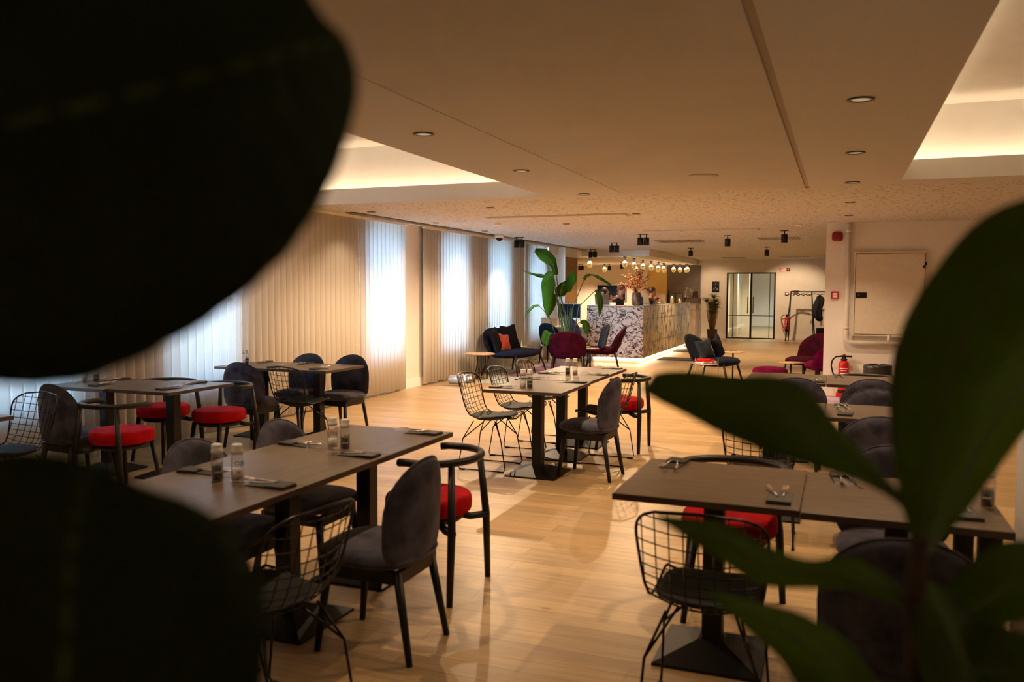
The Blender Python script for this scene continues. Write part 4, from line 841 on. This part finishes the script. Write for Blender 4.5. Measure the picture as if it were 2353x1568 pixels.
cx_ = onY(1260, 740, 17.75).x
o = thing('cardboard_box', 'brown cardboard box on the white desk left of the computer', 'box', (cx_, 17.75, .7502))
B(-.165, .165, -.12, .12, 0, .17).build('body', 'carton', o); MB().obox((.0, -.1, .178), (.16, 0, .004), (0, .05, .01), (0, 0, .0015)).build('flap', 'carton', o)
lounge_chair('office_chair', 'navy upholstered chair standing before the white desk', 'chair', (-5.72, 16.95, 0), math.radians(85), 'navy', .46, .46, .86, seatz=.45)
o = lounge_chair('office_chair', 'grey lilac chair between desk and marble counter', 'chair', (onY(1338, 730, 17.4).x - .02, 17.1, 0), math.radians(60), 'velvet', .40, .40, 1.02, seatz=.5)

# ------------------------------------------------------------------ people behind the counter
def person(label, px, Y, top, face, hair, jac, lean=0.0, hs='short', skin='skin', arm=None):
    x = P(px, Y); o = thing('person', label, 'person', (x, Y, 0), face); s_ = top / 1.68
    me = bpy.data.meshes.new('body')
    V = [(0, 0, .95), (.0, 0, 1.12), (.01, 0, 1.30), (.015, 0, 1.40), (.03, 0, 1.47), (.045, 0, 1.54), (.05, 0, 1.60),
         (0, .17, 1.36), (.05, .22, 1.12), (.24, .16, 1.06), (.33, .13, 1.07), (0, -.17, 1.36), (.05, -.22, 1.12), (.24, -.16, 1.06), (.33, -.13, 1.07),
         (0, .09, .88), (.01, .10, .48), (0, .10, .08), (.12, .11, .03), (0, -.09, .88), (.01, -.10, .48), (0, -.10, .08), (.12, -.11, .03)]
    if arm == 'raised': V[9] = (.20, .14, 1.30); V[10] = (.15, .08, 1.50)
    V = [(a + lean * max(0, c - .95), b, c) for a, b, c in V]
    E_ = [(0, 1), (1, 2), (2, 3), (3, 4), (4, 5), (5, 6), (3, 7), (7, 8), (8, 9), (9, 10), (3, 11), (11, 12), (12, 13), (13, 14), (0, 15), (15, 16), (16, 17), (17, 18), (0, 19), (19, 20), (20, 21), (21, 22)]
    R_ = [.13, .12, .125, .09, .047, .072, .07, .055, .042, .033, .02, .055, .042, .033, .02, .085, .06, .045, .035, .085, .06, .045, .035]
    def skinned(name, V, E_, R_, m, fat=1.0, par=o):
        me = bpy.data.meshes.new(name); me.from_pydata([tuple(c * s_ for c in v) for v in V], E_, []); me.update(); ob = bpy.data.objects.new(name, me); C.objects.link(ob); ob.parent = par
        sk = ob.modifiers.new('s', 'SKIN'); su = ob.modifiers.new('u', 'SUBSURF'); su.levels = 2; su.render_levels = 2; su.subdivision_type = 'CATMULL_CLARK'
        if not me.skin_vertices: me.attributes.new if False else None
        lay = me.skin_vertices[0].data if me.skin_vertices else None
        if lay is None:
            bpy.context.view_layer.objects.active = ob; bpy.ops.mesh.customdata_skin_add() if bpy.ops.mesh.customdata_skin_add.poll() else None; lay = me.skin_vertices[0].data
        for i, r in enumerate(R_): lay[i].radius = (r * s_ * fat, r * s_ * fat)
        lay[0].use_root = True; me.materials.append(ML[m])
        return ob
    skinned('body', V, E_, R_, skin)
    # jacket: torso and arms, slightly larger than the body
    idx = [0, 1, 2, 3, 7, 8, 9, 11, 12, 13]; mp_ = {a: i for i, a in enumerate(idx)}
    skinned('jacket', [V[i] for i in idx], [(mp_[a], mp_[b]) for a, b in E_ if a in mp_ and b in mp_], [R_[i] for i in idx], jac, 1.16)
    idx = [0, 15, 16, 17, 19, 20, 21]; mp_ = {a: i for i, a in enumerate(idx)}
    skinned('trousers', [V[i] for i in idx], [(mp_[a], mp_[b]) for a, b in E_ if a in mp_ and b in mp_], [R_[i] for i in idx], 'jacket', 1.1)
    hx = (.055 + lean * .62) * s_; hz = 1.585 * s_
    hd = MB().ball((hx, 0, hz), .082 * s_, .068 * s_, .102 * s_, 18, 12)
    hd.add([(hx + .078 * s_, 0, hz + .02), (hx + .103 * s_, 0, hz - .022), (hx + .078 * s_, .014, hz - .03), (hx + .078 * s_, -.014, hz - .03)], [(0, 2, 1), (0, 1, 3), (1, 2, 3)], True)
    for e in (-1, 1): hd.ball((hx, e * .07 * s_, hz - .01), .014, .008, .022, 8, 6)
    hd.ball((hx + .074 * s_, 0, hz - .055 * s_), .009, .02, .006, 8, 5); hd.ball((hx + .05, 0, hz - .085 * s_), .03, .03, .02, 8, 6)
    h_ = hd.build('head', skin, o)
    for e in (-1, 1): MB().ball((hx + .072 * s_, e * .027, hz + .008), .008, .009, .006, 8, 6).build('eye', 'ink', h_)
    hr = MB()
    if hs == 'curly':
        random.seed(5); hr.ball((hx - .02, 0, hz + .035), .095, .085, .085, 16, 10)
        for k in range(60):
            a = random.uniform(0, 2 * PI); b = random.uniform(-.3, 1.4); q_ = Vector((math.cos(a) * math.cos(b), math.sin(a) * math.cos(b), math.sin(b)))
            if q_.x > .55 and q_.z < .5: continue
            hr.ball((hx - .02 + q_.x * .09, q_.y * .085, hz + .02 + q_.z * .095), random.uniform(.02, .034), n=7, m=5)
        for k in range(10): hr.ball((hx - .09 + random.uniform(-.02, .02), random.uniform(-.05, .05), hz - .02 - .012 * k), .03, n=7, m=5)
    elif hs == 'bun':
        hr.ball((hx - .018, 0, hz + .022), .085, .078, .092, 16, 10); hr.ball((hx - .11, 0, hz + .05), .045, n=12, m=8)
    else:
        hr.ball((hx - .02, 0, hz + .02), .09, .080, .10, 16, 10); hr.tube([(hx - .07, 0, hz), (hx - .09, 0, hz - .12), (hx - .06, 0, hz - .24)], [.07, .06, .03], 10)
    hr.build('hair', hair, o)
person('person with dark hair behind the left end of the counter, hand raised', 1379, 18.9, 1.60, math.radians(40), 'hairb', 'jacket', .12, 'long', 'skin', 'raised')
person('person with curly ginger hair and black jacket leaning right beside the vase', 1412, 18.7, 1.66, math.radians(-12), 'hairr', 'jacket', .22, 'curly')
person('person with dark hair in a bun behind the laptop, facing right', 1492, 19.4, 1.62, math.radians(-5), 'hairb', 'jacket', .05, 'bun', 'skin2')

# ------------------------------------------------------------------ wall devices at right
o = thing('wall_cabinet', 'large cream metal wall cabinet with a black lock on the pier wall', 'wall cabinet', (0, 13.3, 0))
B(.165, 1.115, -.07, 0, .905, 2.13).build('frame', 'cab', o, bevel=.003)
B(.187, 1.108, -.0725, -.0704, .927, 2.108).build('door_gap_shade', 'ring', o); dr = B(.195, 1.10, -.078, -.0705, .935, 2.10).build('door', 'cab', o, bevel=.002)  # dark strip paints the shade in the gap round the cabinet door
B(.20, .35, -.084, -.0785, 1.46, 1.54).build('handle', 'black', dr); MB().lathe([(0, 0), (.012, 0), (.012, .004), (0, .004)], 12, (0, 0, 0)).build('keyhole', 'chrome', dr).location = (.245, -.088, 1.50)
for z_ in (1.93, 1.09): MB().box(1.095, 1.125, -.09, -.0785, z_, z_ + .04).box(1.08, 1.105, -.09, -.0785, z_ - .04, z_).build('hinge', 'black', dr)
o = thing('heating_pipe', 'white painted pipe running down from the ceiling and right below the cabinet', 'pipe', (0, 13.235, 0))
MB().tube([(.085, 0, ZC - .003), (.085, 0, .92), (.09, 0, .86), (.11, 0, .82), (.16, 0, .805), (.80, 0, .80)], .035, 14).build('pipe', 'pipe', o)
for z_ in (2.42, 1.0): MB().lathe([(.035, 0), (.043, .005), (.043, .03), (.035, .035)], 14, (.085, 0, z_)).build('collar', 'pipe', o)
MB().rod((.66, 0, .80), (.66, 0, .93), .022).build('branch', 'pipe', o)
o = thing('valve', 'chrome and brass valve with a hanging chain at the end of the white pipe', 'valve', (.86, 13.235, .80))
MB().rod((-.06, 0, 0), (.0, 0, 0), .03).build('collar', 'chrome', o); MB().rod((0, 0, 0), (.1, 0, 0), .022).build('body', 'brass', o)
MB().tube([(.11, .03 * math.cos(2 * PI * k / 12), .04 * math.sin(2 * PI * k / 12)) for k in range(12)], .006, 6, True).rod((.09, 0, 0), (.11, 0, 0), .008).build('hand_wheel', 'copper', o)
MB().tube([(-.04, -.03, -.03), (-.03, -.03, -.12), (.01, -.03, -.17), (.05, -.03, -.12), (.06, -.02, -.02)], .004, 5).build('chain', 'brass', o)
o = thing('alarm_sounder', 'round-cornered dark red alarm sounder high on the pier wall', 'alarm', (-.07, 13.3, 2.36)); MB().pad(se(.075, .072, 4), .06, lambda a, b, h: (a, h - .03, b), p=5).build('body', 'darkred', o)
def callpoint(loc, label):
    o = thing('fire_call_point', label, 'call point', loc, 0, 'red fire call points'); B(-.055, .055, -.04, 0, -.055, .055).build('housing', 'darkred' if loc[1] > 20 else 'extred', o, bevel=.006); B(-.032, .032, -.044, -.0405, -.035, .028).build('glass', 'white', o)
    s_ = MB()
    for k in (-1, 0, 1): s_.box(-.004 + k * .014, .004 + k * .014, -.0462, -.0442, -.007, .001)
    s_.build('symbol', 'ink', o)
callpoint((-.08, 13.3, 1.50), 'red fire call point on the pier wall below the alarm sounder'); callpoint((-1.60, YF, 1.47), 'small red fire call point on the far wall beside the coat rack')
o = thing('fire_sign', 'small red sign with white symbols on the far wall beside the glass door', 'sign', (-1.74, YF, 2.225)); B(-.11, .11, -.02, 0, -.055, .055).build('panel', 'extred', o)
s_ = MB()
for k, w in ((-.08, .012), (-.035, .008), (.02, .018), (.07, .01)): s_.box(k - w, k + w, -.0225, -.0205, -.04, .0).box(k - w * .6, k + w * .6, -.0225, -.0205, .008, .03)
s_.build('symbol', 'white', o)
o = thing('alarm_sounder', 'dark red alarm beside the red sign on the far wall', 'alarm', (-1.57, YF, 2.225)); MB().pad(se(.055, .055, 2.6), .06, lambda a, b, h: (a, h - .03, b), p=5).build('body', 'darkred', o)
def extinguisher(loc, label, s=1.0, dx=1):
    o = thing('fire_extinguisher', label, 'fire extinguisher', loc, 0, 'red fire extinguishers'); r = .075 * s
    MB().lathe([(0, 0), (r, 0), (r + .003, .01), (r + .003, .035), (r, .04), (0, .04)], 20).build('foot', 'black', o)
    MB().lathe([(r * .96, .03), (r, .045), (r, .40 * s), (r * .9, .43 * s), (r * .55, .455 * s), (r * .4, .46 * s), (0, .46 * s)], 24).build('cylinder', 'extred', o)
    MB().lathe([(r * .55, .455 * s), (r * .6, .48 * s), (r * .35, .485 * s), (r * .35, .51 * s), (0, .51 * s)], 16).build('valve', 'black', o)
    MB().box(-.05, .11, -.012, .012, .505 * s, .53 * s).build('handle', 'black', o); MB().lathe([(0, .53 * s), (.02, .53 * s), (.018, .548 * s), (0, .55 * s)], 12).build('knob', 'extred', o)
    MB().tube([(-.05, 0, .515 * s), (-.11, 0, .51 * s), (-.16, 0, .46 * s), (-.175, 0, .38 * s), (-.15, 0, .28 * s), (-.12, 0, .20 * s)], .011, 8).build('hose', 'black', o)
    MB().tube([(-.125, 0, .22 * s), (-.11, 0, .13 * s), (-.10, 0, .08 * s)], [.015, .013, .018], 8).build('nozzle', 'extred', o)
    lb = MB()
    for k, (w, z_) in enumerate(((.8, .34), (.55, .31), (.7, .27), (.5, .24), (.8, .17), (.6, .14))):
        n = 6; vs = []
        for j in range(n + 1):
            a = -H + w * (-1 + 2 * j / n); vs += [((r + .0008) * math.cos(a), (r + .0008) * math.sin(a), z_ * s), ((r + .0008) * math.cos(a), (r + .0008) * math.sin(a), (z_ + .012) * s)]
        lb.add(vs, [(2 * j, 2 * j + 2, 2 * j + 3, 2 * j + 1) for j in range(n)])
    lb.build('label_print', 'white', o); return o
extinguisher((.07, 13.19, .07), 'large red fire extinguisher standing at the pier wall behind the right tables', 1.03)
extinguisher((onY(1808, 745, YF - .1).x, YF - .12, .30), 'small red fire extinguisher hanging on the far wall beside the coat rack', .95)
tag(B(-.06, .06, -.03, 0, 0, .05).build('wall_bracket', 'black'), 'black bracket carrying the far fire extinguisher', 'bracket').location = (onY(1808, 745, YF - .1).x, YF, .255)
tag(B(-.10, .10, -.1, .1, 0, .07).build('extinguisher_stand', 'extred'), 'red foot stand below the large fire extinguisher', 'stand').location = (.07, 13.18, 0)
o = thing('round_bin', 'round grey waste bin with black rim behind the far right-hand tables', 'bin', (.50, 12.55, 0))
MB().lathe([(0, 0), (.15, 0), (.175, .48)], 26).build('bucket', 'grey', o); MB().lathe([(.176, .40), (.182, .40), (.19, .43), (.182, .49), (.185, .50), (.182, .54), (.16, .55), (.12, .545), (.12, .50), (.17, .49), (.17, .42)], 28).build('liner', 'binb', o)

# coat rack with coat, hangers
o = thing('coat_rack', 'black tubular coat rack standing before the far wall', 'coat rack', (0, 0, 0)); ry = 27.25; f = MB()
for x in (-1.43, -.72):
    pass
MB().tube([(-1.43, ry, 1.53), (-1.56, ry - .12, 0)], .018, 8).build('leg', 'black', o); MB().tube([(-1.43, ry, 1.53), (-1.50, ry + .35, 0)], .014, 8).build('leg', 'black', o)
MB().tube([(-.83, ry, 1.53), (-.70, ry - .12, 0)], .018, 8).build('leg', 'black', o); MB().tube([(-.83, ry, 1.53), (-.76, ry + .35, 0)], .014, 8).build('leg', 'black', o)
MB().tube([(-1.45, ry, 1.53), (-.25, ry, 1.53)], .02, 8).build('rail', 'black', o); MB().tube([(-.25, ry, 1.53), (-.15, ry - .12, 0)], .018, 8).build('leg', 'black', o)
def hanger(x, a, l):
    o = MB().tube([(-.2, 0, -.10), (-.1, 0, -.05), (0, 0, -.03), (.1, 0, -.05), (.2, 0, -.10)], [.012, .012, .012, .012, .012], 6).tube([(0, 0, -.03), (0, 0, .0), (.02, 0, .02), (0, 0, .035), (-.015, 0, .02)], .004, 5).build('coat_hanger', 'black')
    o.location = (x, ry, 1.50); o.rotation_euler = (0, 0, a); tag(o, l, 'hanger', 'black coat hangers on the rack')
for x, a, l in ((-1.38, .2, 'leftmost black coat hanger on the rack'), (-1.22, -.5, 'second black coat hanger from the left'), (-1.08, .7, 'third black coat hanger from the left'), (-.97, 1.0, 'fourth black coat hanger, right of the middle'), (-.74, .3, 'black coat hanger just left of the coat'), (-.45, .4, 'black coat hanger right of the coat')): hanger(x, a, l)
ct = MB()
ct.pad(lambda t: ((.42 if math.cos(t) < 0 else .36) * math.copysign(abs(math.cos(t)) ** .7, math.cos(t)), (.15 + .035 * math.sin(3 * t)) * math.copysign(abs(math.sin(t)) ** .7, math.sin(t))), .22, lambda a, b, h: (b + .03 * math.sin(a * 9), h + .015 * math.sin(b * 40), a), p=4, nr=8, nt=44)
o = tag(ct.build('coat', 'coat'), 'black coat hanging at the right of the rack', 'coat'); o.location = (-.62, ry, 1.05)
o = thing('crate', 'dark crate with a handle hole at the foot of the coat rack', 'crate', (-.47, 27.3, 0))
MB().box(-.2, .2, -.15, .15, 0, .03).box(-.2, -.18, -.15, .15, 0, .42).box(.18, .2, -.15, .15, 0, .42).box(-.2, .2, .13, .15, 0, .42).box(-.2, .2, -.15, -.13, 0, .30).box(-.2, -.08, -.15, -.13, .30, .42).box(.08, .2, -.15, -.13, .30, .42).box(-.08, .08, -.15, -.13, .38, .42).build('body', 'black', o)
tag(B(-.06, .06, -.08, 0, 0, .06).box(-.09, .09, -.1, 0, .06, .075).build('wall_shelf', 'grey'), 'small pale wall shelf above the left end of the coat rack', 'shelf').location = (-1.33, YF, 1.50)

# ------------------------------------------------------------------ plants
def leaf_mb(axis, hw, nrm, n=10, sag=.25, th=.0006, wav=.0, seed=0):
    """axis: list of points; hw: half widths; nrm: approximate face normal"""
    m = MB(); A = [Vector(p) for p in axis]; k = 6; R_ = len(A) * k - (k - 1)
    def cr(i, f, arr):
        p0 = arr[max(0, i - 1)]; p1 = arr[i]; p2 = arr[min(len(arr) - 1, i + 1)]; p3 = arr[min(len(arr) - 1, i + 2)]
        return .5 * ((2 * p1) + (p2 - p0) * f + (2 * p0 - 5 * p1 + 4 * p2 - p3) * f * f + (3 * p1 - p0 - 3 * p2 + p3) * f ** 3)
    pts, ws = [], []
    for i in range(len(A) - 1):
        for j in range(k): pts.append(cr(i, j / k, A)); ws.append(max(.0004, cr(i, j / k, hw)))
    pts.append(A[-1]); ws.append(max(.0004, hw[-1])); vs = []; rnd = random.Random(seed)
    ph = rnd.uniform(0, 6); side0 = None
    for i, p in enumerate(pts):
        t = (pts[min(i + 1, len(pts) - 1)] - pts[max(i - 1, 0)]).normalized(); s_ = t.cross(Vector(nrm))
        s_ = s_.normalized() if s_.length > .05 else (side0 or Vector((1, 0, 0))); side0 = s_
        nn = s_.cross(t).normalized()
        for j in range(n + 1):
            u = -1 + 2 * j / n; off = nn * (-(sag * ws[i]) * abs(u) ** 1.6 + wav * ws[i] * math.sin(i * .8 + ph) * u * u * (1 if u > 0 else -1) + .018 * ws[i] * math.sin(i * 2.1 - abs(u) * 5))
            vs.append(p + s_ * (u * ws[i]) + off)
    m.add(vs, [(i * (n + 1) + j, i * (n + 1) + j + 1, (i + 1) * (n + 1) + j + 1, (i + 1) * (n + 1) + j) for i in range(len(pts) - 1) for j in range(n)], True)
    return m, pts, ws
def leaf(parent, axis, hw, nrm, m, vein, sag=.25, wav=0, vr=.003, seed=0, thick=.0008):
    mb, pts, ws = leaf_mb(axis, hw, nrm, sag=sag, wav=wav, seed=seed)
    o = mb.build('leaf', m, parent, solid=thick)
    MB().tube([p for p in pts[::3]] + [pts[-1]], [vr * (1 - .75 * i / max(1, len(pts[::3]))) for i in range(len(pts[::3]) + 1)], 6).build('midrib', vein, o)
    return o
def pot(parent, m, r0, r1, h):
    MB().lathe([(0, 0), (r0, 0), (r1, h), (r1 + .01, h + .012), (r1 - .02, h + .012), (r1 - .03, h - .05), (0, h - .05)], 32).build('pot', m, parent); MB().lathe([(0, h - .06), (r1 - .03, h - .045), (0, h - .03)], 24).build('soil', 'soil', parent)
# right foreground plant
D = .74
px0 = atD(2112, 1568, D); root = Vector((px0.x + .0, px0.y + .02, 0))
o = thing('potted_fig', 'tall green potted plant close to the lens at right, out of focus', 'potted plant', (root.x, root.y, 0))
pot(o, 'dpot', .15, .19, .34)
loc = lambda v: Vector(v) - root
MB().tube([(0, 0, .3), (.01, 0, .8), loc(atD(2112, 1560, D)), loc(atD(2105, 1400, D)), loc(atD(2112, 1240, D)), loc(atD(2125, 1120, D + .01))], [.014, .012, .0095, .0095, .008, .006], 10).build('stem', 'stem', o)
nrm = -FW
K = lambda w, d: w * d / FPX
def rl(pts, ws, d0=D, dz=0.0, **k):
    ax = [loc(atD(x, y, d0 + dz * i / (len(pts) - 1))) for i, (x, y) in enumerate(pts)]
    leaf(o, ax, [K(w, d0) for w in ws], (nrm + UP * .25).normalized(), 'leafr', 'vein', **k)
rl([(2108, 1210), (2065, 1145), (1985, 1080), (1895, 1020), (1800, 955), (1690, 930), (1590, 900), (1520, 886), (1490, 886), (1480, 886)], [6, 12, 30, 62, 96, 78, 58, 40, 24, 4], dz=.08, seed=1)
rl([(2118, 1280), (2125, 1130), (2160, 960), (2195, 820), (2275, 680), (2380, 560), (2520, 450)], [10, 52, 98, 112, 112, 100, 30], dz=-.10, seed=2, sag=.35)
rl([(2122, 1280), (2175, 1170), (2235, 1060), (2300, 950), (2370, 850), (2460, 700)], [8, 42, 62, 75, 80, 30], dz=.06, seed=3)
rl([(2105, 1400), (2050, 1365), (1960, 1318), (1860, 1320), (1760, 1300), (1650, 1240), (1508, 1186)], [6, 20, 36, 34, 46, 40, 4], dz=.05, seed=4, wav=.2)
rl([(2060, 1760), (1985, 1650), (1910, 1545), (1830, 1470), (1740, 1420), (1625, 1362)], [30, 70, 82, 62, 38, 4], dz=.04, seed=5)
rl([(2118, 1520), (2190, 1440), (2280, 1370), (2370, 1330), (2480, 1330)], [10, 50, 78, 85, 30], dz=-.03, seed=6)
rl([(2112, 1330), (2160, 1400), (2205, 1500), (2240, 1620), (2250, 1720)], [8, 60, 88, 80, 20], dz=-.06, seed=7)
rl([(2118, 1560), (2180, 1560), (2260, 1545), (2350, 1560), (2430, 1600)], [10, 60, 95, 90, 30], dz=-.08, seed=8)
# left foreground plant
D2 = .42; rb = atD(-260, 1568, D2); root = Vector((rb.x - .08, rb.y - .1, 0))
o = thing('potted_fig', 'dark plant with two huge blurred leaves at the left edge', 'potted plant', (root.x, root.y, 0))
pot(o, 'dpot', .13, .17, .34)
MB().tube([(0, 0, .3), (.0, 0, .9), loc(atD(-420, 1500, D2)), loc(atD(-480, 900, D2)), loc(atD(-520, 380, D2))], [.014, .012, .01, .009, .006], 10).build('stem', 'stem', o)
def ll(pts, ws, d0=D2, dz=0.0, **k):
    ax = [loc(atD(x, y, d0 + dz * i / (len(pts) - 1))) for i, (x, y) in enumerate(pts)]
    leaf(o, ax, [K(w, d0) for w in ws], (nrm + UP * .1).normalized(), 'leafdark', 'vein', **k)
ll([(-520, 420), (-300, 360), (-40, 300), (230, 235), (480, 170), (650, 125), (755, 98), (792, 88)], [20, 470, 615, 590, 490, 345, 180, 20], dz=.03, seed=11, sag=.12, vr=.0022)
ll([(-400, 1500), (-250, 1950), (20, 2000), (120, 1750), (150, 1500), (160, 1300), (180, 1170), (200, 1095), (215, 1063)], [10, 30, 120, 400, 458, 430, 365, 240, 20], dz=.02, seed=12, sag=.12, vr=.0022)

# banana plant
Yb = 16.1; root = Vector((onY(1300, 790, Yb).x, Yb, 0))
o = thing('banana_plant', 'tall bird-of-paradise plant with big green leaves behind the burgundy chair', 'potted plant', (root.x, root.y, 0))
pot(o, 'pot', .2, .27, .42)
def bp(px, py, dy=0): return onY(px, py, Yb + dy) - root
def stalk(pts, r=.011): MB().tube([Vector((pts[0][0], pts[0][1], .38))] + pts[1:], [r * (1 - .5 * i / len(pts)) for i in range(len(pts))], 7).build('stalk', 'gstem', o)
BW = lambda w: w * Yb / FPX
def bleaf(base, mid, pts, ws, nr=(0, -1, .2), dy=0, sd=0, sag=.25, tw=0):
    ax = [bp(x, y, dy) for x, y in pts]
    stalk([Vector((base, .02 * sd % .08, .38)), bp(*mid), ax[0]])
    leaf(o, ax, [BW(w) for w in ws], nr, 'leaf', 'vein', sag=sag, wav=.15, vr=.008, seed=sd, thick=.003)
bleaf(-.05, (1291, 720), [(1278, 632), (1272, 610), (1262, 595), (1245, 582), (1229, 575)], [5, 9, 15, 14, 5], (.5, -1, .2), 0, 1)
bleaf(-.08, (1289, 720), [(1272, 632), (1262, 634), (1258, 660), (1257, 700), (1256, 726)], [5, 13, 17, 11, 1], (0, -1, .1), -.2, 2)
bleaf(-.03, (1291, 730), [(1276, 676), (1270, 690), (1264, 710), (1258, 730)], [4, 10, 9, 1], (.3, -1, .1), -.1, 3)
bleaf(-.1, (1285, 720), [(1270, 632), (1250, 634), (1228, 630), (1203, 624)], [5, 7, 6, 1], (.2, -.6, 1), -.1, 4)
bleaf(.02, (1299, 720), [(1289, 680), (1295, 665), (1305, 652), (1312, 638), (1316, 622)], [6, 15, 17, 14, 3], (-.5, -1, .2), .1, 5)
bleaf(.0, (1296, 720), [(1288, 682), (1288, 668), (1294, 655), (1298, 650)], [9, 12, 8, 1], (.5, -1, .2), -.05, 12)
bleaf(.08, (1315, 710), [(1342, 643), (1347, 634), (1362, 632), (1380, 640), (1404, 655)], [4, 6, 3, 5, 2], (0, -.8, 1), .1, 6)
bleaf(.1, (1330, 705), [(1369, 667), (1376, 676), (1380, 700), (1377, 728)], [3, 6, 7, 1], (.6, -1, .1), -.3, 7)
bleaf(-.12, (1262, 728), [(1238, 702), (1226, 704), (1213, 716), (1207, 729)], [2, 4, 4, 1], (-.3, -1, .5), 0, 8)
bleaf(.1, (1322, 748), [(1333, 741), (1343, 742), (1348, 755), (1347, 769)], [3, 8, 8, 1], (.3, -1, .2), -.1, 9)
bleaf(-.1, (1275, 768), [(1262, 765), (1252, 766), (1248, 780), (1250, 792)], [2, 8, 7, 1], (-.3, -1, .2), -.1, 10)
bleaf(-.09, (1278, 772), [(1268, 766), (1262, 772), (1258, 786), (1255, 797)], [2, 7, 6, 1], (.4, -1, .2), -.2, 11)
random.seed(4)
for k in range(8): stalk([Vector((random.uniform(-.1, .1), random.uniform(-.08, .08), .38)), bp(1298 + random.uniform(-10, 12), 755), bp(1298 + random.uniform(-22, 22), 728 - 6 * k)], .009)
# papyrus grass in far corner
gx = onY(1636, 780, 26.6).x
o = thing('papyrus_plant', 'slender papyrus grass in a brown planter between the bar and the glass door', 'potted plant', (gx, 26.6, 0))
pot(o, 'bpot', .13, .16, .34); g = MB(); random.seed(9)
for k in range(150):
    a = random.uniform(0, 2 * PI); r1 = random.uniform(.02, .15); h = random.uniform(.6, 1.15); g.tube([(r1 * .4 * math.cos(a), r1 * .4 * math.sin(a), .3), (r1 * math.cos(a), r1 * math.sin(a), .3 + h * .5), (r1 * 1.2 * math.cos(a), r1 * 1.2 * math.sin(a), .3 + h)], [.005, .004, .002], 4)
g.build('reeds', 'straw', o)
def umbel(x, y, z, n=44, r=.23, bend=0):
    q_ = MB()
    for k in range(n):
        a = 2 * PI * k / n; e = random.uniform(.3, 1.2); q_.tube([(x, y, z), (x + r * .5 * math.cos(a) * math.cos(e), y + r * .5 * math.sin(a) * math.cos(e), z + r * .6 * math.sin(e)), (x + r * math.cos(a) * math.cos(e) * 1.1, y + r * math.sin(a) * math.cos(e) * 1.1, z + r * .9 * math.sin(e) - .03)], [.006, .004, .001], 4)
    q_.tube([(x * .3, y * .3, .3), (x * .8, y * .8, z * .6), (x, y, z)], [.006, .005, .004], 5); q_.build('umbel', 'grass', o)
for x, y, z in ((-.19, 0, 1.20), (.03, 0, 1.32), (.09, .03, 1.18), (.0, -.05, 1.05), (.10, 0, .95), (-.05, .05, .98), (.05, 0, .80), (-.08, -.03, 1.12), (.06, .05, 1.0), (-.02, -.06, .86), (.12, -.02, 1.08)): umbel(x, y, z)
